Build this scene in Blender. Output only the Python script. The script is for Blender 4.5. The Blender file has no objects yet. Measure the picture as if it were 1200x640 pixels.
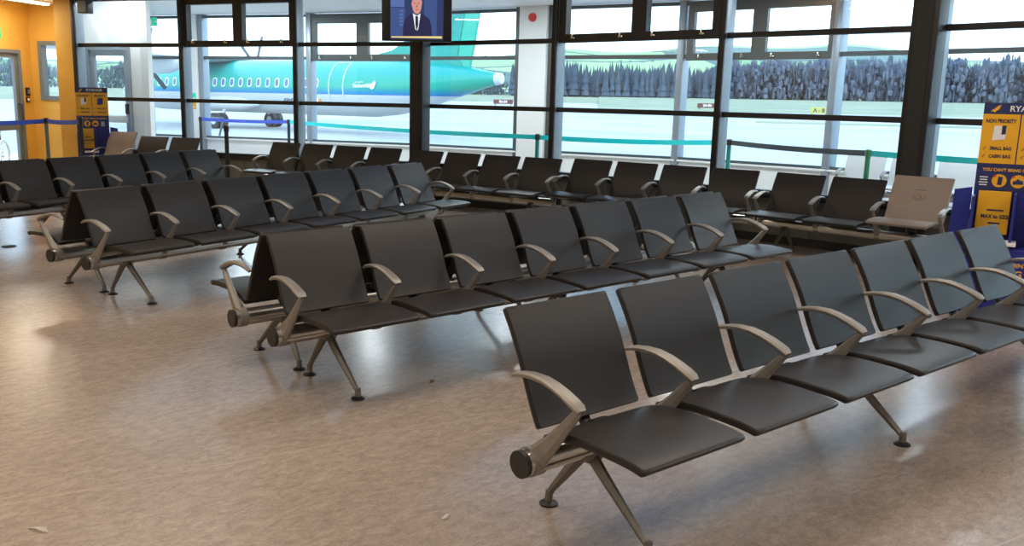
import bpy, bmesh, math, random
from mathutils import Vector, Matrix
random.seed(7)
SC = bpy.context.scene
COL = SC.collection
PI = math.pi

# ------------------------------------------------------------------ helpers
def link(o, parent=None):
    COL.objects.link(o)
    if parent is not None:
        o.parent = parent
    return o

def mesh_from(bm, name, mats=None, smooth=None):
    me = bpy.data.meshes.new(name)
    bmesh.ops.recalc_face_normals(bm, faces=bm.faces[:])
    bm.to_mesh(me)
    bm.free()
    if mats:
        for m in (mats if isinstance(mats, (list, tuple)) else [mats]):
            me.materials.append(m)
    if smooth is not None:
        for p in me.polygons:
            p.use_smooth = True
        me.set_sharp_from_angle(angle=math.radians(smooth))
    return me

def obj(name, me, parent=None, loc=(0, 0, 0), rotz=0.0, rot=None):
    o = bpy.data.objects.new(name, me)
    o.location = loc
    o.rotation_euler = rot if rot else (0, 0, rotz)
    return link(o, parent)

def tag(o, label=None, cat=None, group=None, kind=None):
    if label: o['label'] = label
    if cat: o['category'] = cat
    if group: o['group'] = group
    if kind: o['kind'] = kind
    return o

def thing(name, label, cat, loc=(0, 0, 0), rotz=0.0, group=None):
    o = bpy.data.objects.new(name, None)
    o.empty_display_size = .1
    o.location = loc
    o.rotation_euler = (0, 0, rotz)
    link(o)
    return tag(o, label, cat, group)

def box(bm, x0, x1, y0, y1, z0, z1, mat=0, bevel=0.0):
    vs = [bm.verts.new((x, y, z)) for x in (x0, x1) for y in (y0, y1) for z in (z0, z1)]
    idx = [(0, 1, 3, 2), (4, 6, 7, 5), (0, 4, 5, 1), (2, 3, 7, 6), (0, 2, 6, 4), (1, 5, 7, 3)]
    fs = []
    for i in idx:
        f = bm.faces.new([vs[k] for k in i]); f.material_index = mat; fs.append(f)
    if bevel > 0:
        es = set(e for f in fs for e in f.edges)
        r = bmesh.ops.bevel(bm, geom=list(es), offset=bevel, segments=2, affect='EDGES', profile=.5)
        for f in r['faces']: f.material_index = mat
    return vs

def xform(bm, verts, M):
    for v in verts: v.co = M @ v.co

def cyl(bm, p0, p1, r0, r1=None, n=16, caps=True, mat=0):
    if r1 is None: r1 = r0
    p0 = Vector(p0); p1 = Vector(p1)
    d = (p1 - p0).normalized()
    a = d.orthogonal().normalized(); b = d.cross(a)
    A = []; B = []
    for i in range(n):
        t = 2 * PI * i / n
        k = math.cos(t) * a + math.sin(t) * b
        A.append(bm.verts.new(p0 + k * r0)); B.append(bm.verts.new(p1 + k * r1))
    for i in range(n):
        f = bm.faces.new((A[i], A[(i + 1) % n], B[(i + 1) % n], B[i])); f.material_index = mat
    if caps:
        bm.faces.new(A[::-1]).material_index = mat; bm.faces.new(B).material_index = mat

def tube(bm, pts, r, n=8, closed=False, mat=0):
    pts = [Vector(p) for p in pts]
    m = len(pts); rings = []
    prev = None
    for i, p in enumerate(pts):
        a = pts[i - 1] if (i > 0 or closed) else p
        b = pts[(i + 1) % m] if (i < m - 1 or closed) else p
        d = (b - a).normalized()
        if prev is None: u = d.orthogonal().normalized()
        else:
            u = prev - d * prev.dot(d)
            u = u.normalized() if u.length > 1e-6 else d.orthogonal().normalized()
        prev = u
        w = d.cross(u)
        rings.append([bm.verts.new(p + r * (math.cos(2 * PI * k / n) * u + math.sin(2 * PI * k / n) * w)) for k in range(n)])
    last = m if closed else m - 1
    for i in range(last):
        A = rings[i]; B = rings[(i + 1) % m]
        for k in range(n):
            bm.faces.new((A[k], A[(k + 1) % n], B[(k + 1) % n], B[k])).material_index = mat
    if not closed:
        bm.faces.new(rings[0][::-1]).material_index = mat; bm.faces.new(rings[-1]).material_index = mat

def sweep_yz(bm, x, pts, hx, ht, ch=.35):
    """rounded bar swept along a path in the y-z plane; hx half width in x, ht half thickness"""
    rings = []
    m = len(pts)
    for i, (y, z) in enumerate(pts):
        a = pts[max(i - 1, 0)]; b = pts[min(i + 1, m - 1)]
        ty, tz = b[0] - a[0], b[1] - a[1]
        l = math.hypot(ty, tz) or 1; ty /= l; tz /= l
        ny, nz = -tz, ty
        HX = hx[i]; HT = ht[i]; c = min(HX, HT) * ch * 2
        sec = [(-HX + c, -HT), (HX - c, -HT), (HX, -HT + c), (HX, HT - c), (HX - c, HT), (-HX + c, HT), (-HX, HT - c), (-HX, -HT + c)]
        rings.append([bm.verts.new((x + sx, y + ny * sn, z + nz * sn)) for sx, sn in sec])
    for A, B in zip(rings, rings[1:]):
        for k in range(8):
            bm.faces.new((A[k], A[(k + 1) % 8], B[(k + 1) % 8], B[k]))
    bm.faces.new(rings[0][::-1]); bm.faces.new(rings[-1])

def prism(bm, poly, z0, z1, mat=0):
    A = [bm.verts.new((x, y, z0)) for x, y in poly]; B = [bm.verts.new((x, y, z1)) for x, y in poly]
    n = len(poly)
    bm.faces.new(A[::-1]).material_index = mat; bm.faces.new(B).material_index = mat
    for i in range(n):
        bm.faces.new((A[i], A[(i + 1) % n], B[(i + 1) % n], B[i])).material_index = mat

def plate(bm, poly, y0, y1, mat=0):
    """polygon given in x-z, extruded along y"""
    A = [bm.verts.new((x, y0, z)) for x, z in poly]; B = [bm.verts.new((x, y1, z)) for x, z in poly]
    n = len(poly)
    bm.faces.new(A).material_index = mat; bm.faces.new(B[::-1]).material_index = mat
    for i in range(n):
        bm.faces.new((A[i], B[i], B[(i + 1) % n], A[(i + 1) % n])).material_index = mat

TMP = bpy.data.scenes.new('lettering_scratch')
def text_mesh(s, size, mat, depth=.001, align='CENTER', bold=0.0):
    cu = bpy.data.curves.new('lettering', 'FONT')
    cu.body = s; cu.size = size; cu.extrude = depth; cu.align_x = align; cu.align_y = 'CENTER'; cu.offset = bold
    cu.resolution_u = 3
    t = bpy.data.objects.new('tmp_text', cu); TMP.collection.objects.link(t)
    vl = TMP.view_layers[0]; vl.update(); dg = vl.depsgraph
    me = bpy.data.meshes.new_from_object(t.evaluated_get(dg))
    bpy.data.objects.remove(t)
    me.materials.clear(); me.materials.append(mat)
    return me

def lettering(s, size, mat, parent, loc, align='CENTER', bold=0.0, name='lettering', sx=1.0):
    o = obj(name, text_mesh(s, size, mat, .0012, align, bold), parent, loc, rot=(PI / 2, 0, 0))
    o.scale = (sx, 1, 1)
    return o

# ------------------------------------------------------------------ materials
def new_mat(name):
    m = bpy.data.materials.new(name); m.use_nodes = True
    nt = m.node_tree
    return m, nt, nt.nodes['Principled BSDF']

def simple(name, col, rough=.5, metal=0.0, spec=.5, noise=0.0, nscale=20.0, bump=0.0, bscale=200.0, emit=None, estr=1.0):
    m, nt, b = new_mat(name)
    b.inputs['Base Color'].default_value = (*col, 1)
    b.inputs['Roughness'].default_value = rough
    b.inputs['Metallic'].default_value = metal
    b.inputs['Specular IOR Level'].default_value = spec
    tc = nt.nodes.new('ShaderNodeTexCoord')
    if noise > 0:
        n = nt.nodes.new('ShaderNodeTexNoise'); n.inputs['Scale'].default_value = nscale; n.inputs['Detail'].default_value = 4
        nt.links.new(tc.outputs['Object'], n.inputs['Vector'])
        r = nt.nodes.new('ShaderNodeValToRGB')
        r.color_ramp.elements[0].position = .3; r.color_ramp.elements[1].position = .7
        r.color_ramp.elements[0].color = (*[max(0, c * (1 - noise)) for c in col], 1)
        r.color_ramp.elements[1].color = (*[min(1, c * (1 + noise)) for c in col], 1)
        nt.links.new(n.outputs['Fac'], r.inputs['Fac']); nt.links.new(r.outputs['Color'], b.inputs['Base Color'])
    if bump > 0:
        n2 = nt.nodes.new('ShaderNodeTexNoise'); n2.inputs['Scale'].default_value = bscale
        nt.links.new(tc.outputs['Object'], n2.inputs['Vector'])
        bp = nt.nodes.new('ShaderNodeBump'); bp.inputs['Strength'].default_value = bump; bp.inputs['Distance'].default_value = .002
        nt.links.new(n2.outputs['Fac'], bp.inputs['Height']); nt.links.new(bp.outputs['Normal'], b.inputs['Normal'])
    if emit:
        b.inputs['Emission Color'].default_value = (*emit, 1); b.inputs['Emission Strength'].default_value = estr
    return m

M_SEAT = simple('charcoal_polyurethane', (.0165, .0138, .0130), .44, spec=.42, noise=.08, nscale=6, bump=.06, bscale=900)
M_BEIGE = simple('beige_polyurethane', (.29, .23, .19), .5, spec=.4, noise=.05, nscale=6, bump=.06, bscale=900)
M_MARK = simple('pressed_mark', (.17, .125, .095), .6)
M_ALU = simple('satin_aluminium', (.30, .28, .255), .5, metal=.7, noise=.05, nscale=30)
M_CAST = simple('cast_aluminium', (.20, .185, .165), .5, metal=.7, noise=.06, nscale=30)
M_BEAM = simple('beam_aluminium', (.56, .53, .49), .30, metal=1.0, noise=.05, nscale=12)
M_BLACK = simple('black_plastic', (.012, .012, .013), .45)
M_DKMETAL = simple('dark_powder_coat', (.010, .011, .013), .45, noise=.1)
M_MULL = simple('grey_powder_coat', (.26, .31, .36), .35, metal=.3, noise=.05)
M_OUTFR = simple('grey_green_frame', (.06, .078, .085), .4, noise=.06)
M_WHITE = simple('white_paint', (.78, .80, .80), .6, noise=.02)
M_CEIL = simple('ceiling_white', (.75, .74, .70), .8, noise=.02)
M_YELLOW = simple('ochre_wall_paint', (.74, .43, .075), .6, noise=.04, nscale=3)
M_WALLW = simple('off_white_wall', (.62, .57, .50), .7, noise=.03)
M_LOWW = simple('grey_panel', (.17, .165, .14), .5, noise=.08, nscale=2)
M_DOORFR = simple('grey_door_frame', (.17, .19, .20), .45, noise=.05)
M_BLUE = simple('totem_blue', (.012, .022, .24), .45, noise=.06, nscale=4)
M_NAVY = simple('totem_navy', (.012, .024, .12), .45)
M_YEL = simple('totem_yellow', (.78, .40, .012), .5, noise=.04, nscale=4)
M_TXTW = simple('white_print', (.75, .76, .8), .5)
M_TXTN = simple('navy_print', (.02, .022, .06), .5)
M_BELTB = simple('blue_webbing', (.05, .11, .62), .6, bump=.2, bscale=400)
M_BELTT = simple('teal_webbing', (.0, .78, .84), .6, bump=.2, bscale=400)
M_BELTD = simple('dark_grey_webbing', (.03, .05, .055), .6)
M_POSTG = simple('green_post', (.02, .20, .10), .4)
M_POSTT = simple('teal_post', (.01, .22, .20), .4)
M_POSTS = simple('grey_green_post', (.16, .20, .15), .35, metal=.5)
M_RED = simple('red_plastic', (.6, .03, .03), .4)
M_GREEN = simple('exit_green', (.0, .38, .2), .5, emit=(.0, .5, .28), estr=.5)
M_STEEL = simple('chrome', (.75, .75, .75), .15, metal=1.0)
M_RUB = simple('rubber', (.02, .02, .022), .8)
M_GREYSEAT = simple('grey_polyurethane', (.46, .49, .51), .5)
M_PG = simple('aircraft_grey', (.38, .41, .44), .4)
M_LAMP = simple('lamp_diffuser', (.9, .9, .85), .5, emit=(1, .93, .8), estr=6)

def glass_mat(name, tint, refl=.9, ior=1.45):
    m = bpy.data.materials.new(name); m.use_nodes = True
    nt = m.node_tree; nt.nodes.clear()
    out = nt.nodes.new('ShaderNodeOutputMaterial'); mix = nt.nodes.new('ShaderNodeMixShader')
    tr = nt.nodes.new('ShaderNodeBsdfTransparent'); gl = nt.nodes.new('ShaderNodeBsdfGlossy'); ge = nt.nodes.new('ShaderNodeNewGeometry')
    tr.inputs['Color'].default_value = (*tint, 1); gl.inputs['Roughness'].default_value = .0
    gl.inputs['Color'].default_value = (refl, refl, refl, 1)
    def mth(op, a, b_=None):
        n = nt.nodes.new('ShaderNodeMath'); n.operation = op
        for i, v in enumerate((a, b_)):
            if v is None: continue
            if isinstance(v, (int, float)): n.inputs[i].default_value = v
            else: nt.links.new(v, n.inputs[i])
        return n.outputs[0]
    dt = nt.nodes.new('ShaderNodeVectorMath'); dt.operation = 'DOT_PRODUCT'
    nt.links.new(ge.outputs['Normal'], dt.inputs[0]); nt.links.new(ge.outputs['Incoming'], dt.inputs[1])
    f0 = ((ior - 1) / (ior + 1)) ** 2
    sch = mth('ADD', mth('MULTIPLY', mth('POWER', mth('SUBTRACT', 1.0, mth('ABSOLUTE', dt.outputs['Value'])), 5.0), 1 - f0), f0)
    nt.links.new(sch, mix.inputs[0]); nt.links.new(tr.outputs[0], mix.inputs[1]); nt.links.new(gl.outputs[0], mix.inputs[2])
    nt.links.new(mix.outputs[0], out.inputs['Surface'])
    return m
M_GLASS = glass_mat('window_glass', (.965, .993, .996), ior=1.4)

def floor_mat():
    m, nt, b = new_mat('marbled_linoleum')
    tc = nt.nodes.new('ShaderNodeTexCoord')
    st = nt.nodes.new('ShaderNodeMapping'); st.inputs['Scale'].default_value = (.55, 1, 1); st.inputs['Rotation'].default_value = (0, 0, -.25); nt.links.new(tc.outputs['Object'], st.inputs['Vector'])
    def noise(scale, detail, rough, dist=0.0):
        n = nt.nodes.new('ShaderNodeTexNoise'); n.inputs['Scale'].default_value = scale; n.inputs['Detail'].default_value = detail
        n.inputs['Roughness'].default_value = rough; n.inputs['Distortion'].default_value = dist
        nt.links.new(st.outputs['Vector'], n.inputs['Vector']); return n
    n1 = noise(1.6, 5, .6, .3); n2 = noise(26, 6, .68, .5); n3 = noise(120, 3, .6)
    r1 = nt.nodes.new('ShaderNodeValToRGB')
    r1.color_ramp.elements[0].position = .3; r1.color_ramp.elements[0].color = (.325, .260, .212, 1)
    r1.color_ramp.elements[1].position = .72; r1.color_ramp.elements[1].color = (.405, .332, .275, 1)
    nt.links.new(n1.outputs['Fac'], r1.inputs['Fac'])
    def mixc(a, bcol, fac, mode='MIX', facsock=None):
        x = nt.nodes.new('ShaderNodeMix'); x.data_type = 'RGBA'; x.blend_type = mode
        x.inputs[0].default_value = fac
        if facsock is not None: nt.links.new(facsock, x.inputs[0])
        nt.links.new(a, x.inputs[6])
        if isinstance(bcol, tuple): x.inputs[7].default_value = bcol
        else: nt.links.new(bcol, x.inputs[7])
        return x.outputs[2]
    r2 = nt.nodes.new('ShaderNodeValToRGB'); r2.color_ramp.elements[0].position = .35; r2.color_ramp.elements[1].position = .68
    r2.color_ramp.elements[0].color = (.80, .79, .785, 1); r2.color_ramp.elements[1].color = (1.17, 1.17, 1.17, 1)
    nt.links.new(n2.outputs['Fac'], r2.inputs['Fac'])
    c = mixc(r1.outputs['Color'], r2.outputs['Color'], 1.0, 'MULTIPLY')
    r3 = nt.nodes.new('ShaderNodeValToRGB'); r3.color_ramp.elements[0].position = .3; r3.color_ramp.elements[1].position = .7
    r3.color_ramp.elements[0].color = (.84, .84, .84, 1); r3.color_ramp.elements[1].color = (1.12, 1.12, 1.12, 1)
    nt.links.new(n3.outputs['Fac'], r3.inputs['Fac'])
    c = mixc(c, r3.outputs['Color'], 1.0, 'MULTIPLY')
    # welded sheet seams, two metres apart
    mp = nt.nodes.new('ShaderNodeMapping'); mp.inputs['Rotation'].default_value = (0, 0, math.radians(8)); mp.inputs['Location'].default_value = (0, .35, 0)
    nt.links.new(tc.outputs['Object'], mp.inputs['Vector'])
    sx = nt.nodes.new('ShaderNodeSeparateXYZ'); nt.links.new(mp.outputs['Vector'], sx.inputs[0])
    md = nt.nodes.new('ShaderNodeMath'); md.operation = 'PINGPONG'; md.inputs[1].default_value = 1.0
    nt.links.new(sx.outputs['Y'], md.inputs[0])
    lt = nt.nodes.new('ShaderNodeMath'); lt.operation = 'LESS_THAN'; lt.inputs[1].default_value = .004
    nt.links.new(md.outputs[0], lt.inputs[0])
    c = mixc(c, (.43, .355, .29, 1), 0.0, 'MIX', lt.outputs[0])
    nt.links.new(c, b.inputs['Base Color'])
    rr = nt.nodes.new('ShaderNodeMapRange'); rr.inputs[3].default_value = .17; rr.inputs[4].default_value = .30
    nt.links.new(n1.outputs['Fac'], rr.inputs[0]); nt.links.new(rr.outputs[0], b.inputs['Roughness'])
    b.inputs['Specular IOR Level'].default_value = .75
    bp = nt.nodes.new('ShaderNodeBump'); bp.inputs['Strength'].default_value = .06; bp.inputs['Distance'].default_value = .004
    nb = noise(5, 2, .5); nt.links.new(nb.outputs['Fac'], bp.inputs['Height']); nt.links.new(bp.outputs['Normal'], b.inputs['Normal'])
    return m
M_FLOOR = floor_mat()

def ramp_noise(name, cols, scale, rough=.9, detail=6, stretch=(1, 1, 1), positions=None):
    m, nt, b = new_mat(name)
    tc = nt.nodes.new('ShaderNodeTexCoord'); mp = nt.nodes.new('ShaderNodeMapping'); mp.inputs['Scale'].default_value = stretch
    n = nt.nodes.new('ShaderNodeTexNoise'); n.inputs['Scale'].default_value = scale; n.inputs['Detail'].default_value = detail
    n.inputs['Roughness'].default_value = .62
    r = nt.nodes.new('ShaderNodeValToRGB')
    while len(r.color_ramp.elements) < len(cols): r.color_ramp.elements.new(.5)
    for i, c in enumerate(cols):
        r.color_ramp.elements[i].position = positions[i] if positions else .3 + .4 * i / (len(cols) - 1)
        r.color_ramp.elements[i].color = (*c, 1)
    nt.links.new(tc.outputs['Object'], mp.inputs['Vector']); nt.links.new(mp.outputs['Vector'], n.inputs['Vector'])
    nt.links.new(n.outputs['Fac'], r.inputs['Fac']); nt.links.new(r.outputs['Color'], b.inputs['Base Color'])
    b.inputs['Roughness'].default_value = rough; b.inputs['Specular IOR Level'].default_value = .15
    return m
M_APRON = ramp_noise('apron_concrete', [(.29, .305, .31), (.37, .375, .375), (.42, .42, .41)], .12, .85, 8, (1, .35, 1))
M_GRASS = ramp_noise('airfield_grass', [(.16, .195, .125), (.22, .245, .165), (.29, .285, .22)], .06, .95, 8)
M_PINE = ramp_noise('conifer_haze_blue', [(.050, .074, .105), (.085, .112, .15)], .3)  # blue-grey distance haze is put into the conifer colour
M_BARE = ramp_noise('winter_wood_haze', [(.070, .090, .135), (.105, .125, .175), (.14, .155, .19)], .25)  # bare trees tinted bluish, the haze painted into their colour
M_HILLWOOD = ramp_noise('far_wood_haze', [(.08, .12, .15), (.13, .17, .19)], .05)  # aerial haze mixed into the colour of far trees and hill

def hill_mat():
    m, nt, b = new_mat('hill_fields')
    tc = nt.nodes.new('ShaderNodeTexCoord')
    mp = nt.nodes.new('ShaderNodeMapping'); mp.inputs['Scale'].default_value = (.006, .0045, 0)
    v = nt.nodes.new('ShaderNodeTexVoronoi'); v.inputs['Scale'].default_value = 1.0
    nt.links.new(tc.outputs['Object'], mp.inputs['Vector']); nt.links.new(mp.outputs['Vector'], v.inputs['Vector'])
    sp = nt.nodes.new('ShaderNodeSeparateColor'); nt.links.new(v.outputs['Color'], sp.inputs[0])
    r = nt.nodes.new('ShaderNodeValToRGB')
    for _ in range(3): r.color_ramp.elements.new(.5)
    for e, (p, c) in zip(r.color_ramp.elements, [(.0, (.20, .31, .15)), (.3, (.28, .40, .19)), (.55, (.31, .40, .24)), (.78, (.25, .36, .19)), (1., (.14, .19, .17))]):
        e.position = p; e.color = (*c, 1)
    nt.links.new(sp.outputs[0], r.inputs['Fac'])
    ed = nt.nodes.new('ShaderNodeTexVoronoi'); ed.feature = 'DISTANCE_TO_EDGE'; ed.inputs['Scale'].default_value = 1.0
    nt.links.new(mp.outputs['Vector'], ed.inputs['Vector'])
    lt = nt.nodes.new('ShaderNodeMath'); lt.operation = 'LESS_THAN'; lt.inputs[1].default_value = .035
    nt.links.new(ed.outputs['Distance'], lt.inputs[0])
    x = nt.nodes.new('ShaderNodeMix'); x.data_type = 'RGBA'; nt.links.new(lt.outputs[0], x.inputs[0])
    nt.links.new(r.outputs['Color'], x.inputs[6]); x.inputs[7].default_value = (.10, .14, .13, 1)
    nt.links.new(x.outputs[2], b.inputs['Base Color']); b.inputs['Roughness'].default_value = .95
    b.inputs['Specular IOR Level'].default_value = .1
    return m
M_HILL = hill_mat()

# ------------------------------------------------------------------ camera (calibrated from the seat rows)
R = Vector((0.79661941, -0.60425039, 0.01670271)); U = Vector((0.10033706, 0.15942751, 0.98209742)); F = Vector((0.59609562, 0.78068197, -0.18763176))
cam = bpy.data.cameras.new('camera'); cam.sensor_width = 36; cam.sensor_fit = 'HORIZONTAL'
cam.lens = 1040.05 * 36 / 1200; cam.shift_x = (600 - 537.69) / 1200; cam.shift_y = -(320 - 308.68) / 1200
cam.clip_start = .05; cam.clip_end = 6000
co = bpy.data.objects.new('camera', cam); link(co)
Mx = Matrix(((R.x, U.x, -F.x, 0), (R.y, U.y, -F.y, 0), (R.z, U.z, -F.z, 1.5984), (0, 0, 0, 1)))
co.matrix_world = Mx
SC.camera = co

# ------------------------------------------------------------------ seat parts (local frame: x along beam, -y is the sitter's front)
PITCH = .6; SW = .5283

def resample(pts, n):
    L = [0.0]
    for a, b in zip(pts, pts[1:]): L.append(L[-1] + math.hypot(b[0] - a[0], b[1] - a[1]))
    # catmull-rom through the points
    def at(t):
        s = t * L[-1]
        i = max(k for k in range(len(L)) if L[k] <= s + 1e-9); i = min(i, len(pts) - 2)
        u = (s - L[i]) / (L[i + 1] - L[i])
        P = [pts[max(i - 1, 0)], pts[i], pts[i + 1], pts[min(i + 2, len(pts) - 1)]]
        r = []
        for c in (0, 1):
            a, b, cc, d = (p[c] for p in P)
            r.append(.5 * (2 * b + (cc - a) * u + (2 * a - 5 * b + 4 * cc - d) * u * u + (3 * b - a - 3 * cc + d) * u ** 3))
        return tuple(r)
    return at, L[-1]

def panel(profile, width, thick, rc0, rc1, flip=1, e=.007, dish=0.0):
    """rounded sheet following a y-z profile; thickness grows on the side 'flip'"""
    at, Ltot = resample(profile, 40)
    ss = []
    for rc, base, sgn in ((rc0, 0.0, 1),):
        ss += [rc * (1 - math.cos(k / 5 * PI / 2)) for k in range(6)]
    ss += [rc0 + (Ltot - rc0 - rc1) * k / 16 for k in range(1, 16)]
    ss += [Ltot - rc1 * (1 - math.cos(k / 5 * PI / 2)) for k in range(5, -1, -1)]
    xs = [-1, -.8, -.6, -.4, -.2, 0, .2, .4, .6, .8, 1]
    bm = bmesh.new()
    layers = []
    for off, ins in ((0, e), (.22, 0), (.78, 0), (1, e)):
        lay = []
        for s in ss:
            hw = width / 2
            if s < rc0: hw = width / 2 - rc0 + math.sqrt(max(rc0 ** 2 - (rc0 - s) ** 2, 0))
            elif s > Ltot - rc1:
                q = rc1 - (Ltot - s); hw = width / 2 - rc1 + math.sqrt(max(rc1 ** 2 - q ** 2, 0))
            s2 = ins + (Ltot - 2 * ins) * s / Ltot
            y, z = at(min(max(s2 / Ltot, 0), 1))
            y1, z1 = at(min(s2 / Ltot + .01, 1)); y0, z0 = at(max(s2 / Ltot - .01, 0))
            ty, tz = y1 - y0, z1 - z0; l = math.hypot(ty, tz); ny, nz = -tz / l * flip, ty / l * flip
            hw = max(hw - ins, .002)
            row = []
            for x in xs:
                dd = dish * (x * x - .35)
                row.append(bm.verts.new((x * hw, y + ny * (thick * off + dd), z + nz * (thick * off + dd))))
            lay.append(row)
        layers.append(lay)
    nS, nX = len(ss), len(xs)
    for lay in (layers[0], layers[-1]):
        for i in range(nS - 1):
            for j in range(nX - 1):
                bm.faces.new((lay[i][j], lay[i][j + 1], lay[i + 1][j + 1], lay[i + 1][j]))
    ring = lambda lay: [lay[0][j] for j in range(nX)] + [lay[i][-1] for i in range(1, nS)] + [lay[-1][j] for j in range(nX - 2, -1, -1)] + [lay[i][0] for i in range(nS - 2, 0, -1)]
    for A, B in zip(layers, layers[1:]):
        a, b = ring(A), ring(B)
        for k in range(len(a)):
            bm.faces.new((a[k], a[(k + 1) % len(a)], b[(k + 1) % len(a)], b[k]))
    return bm

BACK = [(.207, .834), (.186, .802), (.158, .757), (.112, .672), (.080, .598), (.050, .528), (.018, .462), (-.002, .430)]
SEATP = [(-.012, .408), (-.05, .425), (-.10, .441), (-.15, .4515), (-.22, .457), (-.30, .4585), (-.40, .456), (-.455, .451), (-.482, .445), (-.494, .436)]
def back_mesh(mat, name): return mesh_from(panel(BACK, SW, .026, .012, .013, flip=1, e=.004, dish=-.003), name, mat, 50)
def seat_mesh(mat, name): return mesh_from(panel(SEATP, SW, .031, .014, .014, flip=1, e=.005), name, mat, 50)
ME_BACK = back_mesh(M_SEAT, 'backrest'); ME_SEAT = seat_mesh(M_SEAT, 'seat')
ME_BACKB = back_mesh(M_BEIGE, 'backrest_beige'); ME_SEATB = seat_mesh(M_BEIGE, 'seat_beige')
ME_BACKG = back_mesh(M_GREYSEAT, 'backrest_grey'); ME_SEATG = seat_mesh(M_GREYSEAT, 'seat_grey')

def arm_mesh():
    bm = bmesh.new()
    path = [(.118, .603), (.095, .613), (.06, .6225), (.01, .629), (-.05, .629), (-.10, .620), (-.15, .605), (-.19, .589), (-.216, .577), (-.231, .566)]
    hx = [.010, .014, .017, .021, .024, .026, .027, .028, .027, .020]
    ht = [.006, .009, .0105, .0115, .012, .012, .0125, .013, .013, .009]
    sweep_yz(bm, 0, path, hx, ht)
    p2 = [(-.222, .574), (-.212, .558), (-.19, .530), (-.14, .468), (-.09, .408), (-.045, .362), (-.01, .325)]
    sweep_yz(bm, 0, p2, [.012, .014, .015, .017, .02, .024, .026], [.012, .016, .019, .024, .032, .040, .044])
    return mesh_from(bm, 'armrest', M_ALU, 40)
ME_ARM = arm_mesh()

def clamp_mesh():
    bm = bmesh.new()
    n = 24
    for r, x0, x1 in ((.055, -.024, .024),):
        A = []; B = []; A2 = []; B2 = []
        for i in range(n):
            t = 2 * PI * i / n
            c, s = math.cos(t), math.sin(t)
            A.append(bm.verts.new((x0, c * r, .3155 + s * r))); B.append(bm.verts.new((x1, c * r, .3155 + s * r)))
            A2.append(bm.verts.new((x0, c * .047, .3155 + s * .047))); B2.append(bm.verts.new((x1, c * .047, .3155 + s * .047)))
        for i in range(n):
            j = (i + 1) % n
            bm.faces.new((A[i], A[j], B[j], B[i])); bm.faces.new((A2[i], B2[i], B2[j], A2[j]))
            bm.faces.new((A[i], A2[i], A2[j], A[j])); bm.faces.new((B[i], B[j], B2[j], B2[i]))
    return mesh_from(bm, 'arm_clamp', M_ALU, 40)
ME_CLAMP = clamp_mesh()

def bracket_mesh():
    bm = bmesh.new()
    sweep_yz(bm, 0, [(.03, .352), (-.01, .382), (-.03, .412), (-.10, .427), (-.22, .434)], [.05, .05, .048, .045, .03], [.012, .016, .012, .010, .006])
    sweep_yz(bm, 0, [(-.01, .36), (.04, .40), (.066, .47), (.098, .54), (.13, .61)], [.03, .028, .026, .024, .018], [.02, .014, .011, .010, .006])
    return mesh_from(bm, 'seat_bracket', M_DKMETAL, 40)
ME_BRK = bracket_mesh()
def bracket_tall_mesh():
    bm = bmesh.new()
    sweep_yz(bm, 0, [(.03, .352), (-.01, .40), (-.03, .468), (-.10, .487), (-.22, .494)], [.05, .05, .048, .045, .03], [.014, .018, .012, .010, .006])
    sweep_yz(bm, 0, [(-.01, .36), (.04, .44), (.066, .53), (.098, .60), (.13, .67)], [.03, .028, .026, .024, .018], [.02, .014, .011, .010, .006])
    return mesh_from(bm, 'seat_bracket_tall', M_DKMETAL, 40)
ME_BRKT = bracket_tall_mesh()

def leg_mesh(front):
    bm = bmesh.new()
    if front: pts = [(.018, .285), (-.03, .283), (-.058, .262), (-.10, .225), (-.20, .143), (-.29, .070), (-.318, .048)]
    else: pts = [(-.03, .285), (.0, .277), (.03, .25), (.07, .2), (.12, .135), (.165, .078), (.178, .055)]
    sweep_yz(bm, 0, pts, [.026, .026, .024, .022, .018, .014, .013], [.018, .024, .024, .022, .018, .0145, .013])
    y = -.326 if front else .186
    cyl(bm, (0, y, .014), (0, y, .062), .017, .0145, 14)
    return mesh_from(bm, 'leg', M_CAST, 40)
ME_LEGF, ME_LEGR = leg_mesh(True), leg_mesh(False)
def pad_mesh():
    bm = bmesh.new()
    cyl(bm, (0, 0, 0), (0, 0, .007), .037, .037, 24); cyl(bm, (0, 0, .007), (0, 0, .016), .035, .018, 24)
    return mesh_from(bm, 'foot_pad', M_BLACK, 40)
ME_PAD = pad_mesh()
def hub_mesh():
    bm = bmesh.new()
    box(bm, -.04, .04, -.06, .045, .262, .30, bevel=.012)
    return mesh_from(bm, 'leg_hub', M_CAST, 40)
ME_HUB = hub_mesh()
def cap_mesh():
    bm = bmesh.new()
    cyl(bm, (-.006, 0, .3155), (.012, 0, .3155), .0505, .0515, 28)
    return mesh_from(bm, 'end_cap', M_BLACK, 40)
ME_CAP = cap_mesh()
_beams = {}
def beam_mesh(n):
    if n not in _beams:
        bm = bmesh.new(); x0, x1 = -.35, (n - 1) * PITCH + .35
        # extruded section: round with a flat channel on top
        prof = []
        for i in range(28):
            t = 2 * PI * i / 28
            r = .049
            y, z = r * math.cos(t), r * math.sin(t)
            prof.append((y, min(z, .044)))
        A = [bm.verts.new((x0, y, .3155 + z)) for y, z in prof]; B = [bm.verts.new((x1, y, .3155 + z)) for y, z in prof]
        for i in range(28): bm.faces.new((A[i], A[(i + 1) % 28], B[(i + 1) % 28], B[i]))
        bm.faces.new(A[::-1]); bm.faces.new(B)
        # two ribs along the lower front
        box(bm, x0 + .06, x1 - .06, -.055, -.04, .298, .306); box(bm, x0 + .06, x1 - .06, .04, .055, .298, .306)
        _beams[n] = mesh_from(bm, 'beam', M_BEAM, 40)
    return _beams[n]

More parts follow.
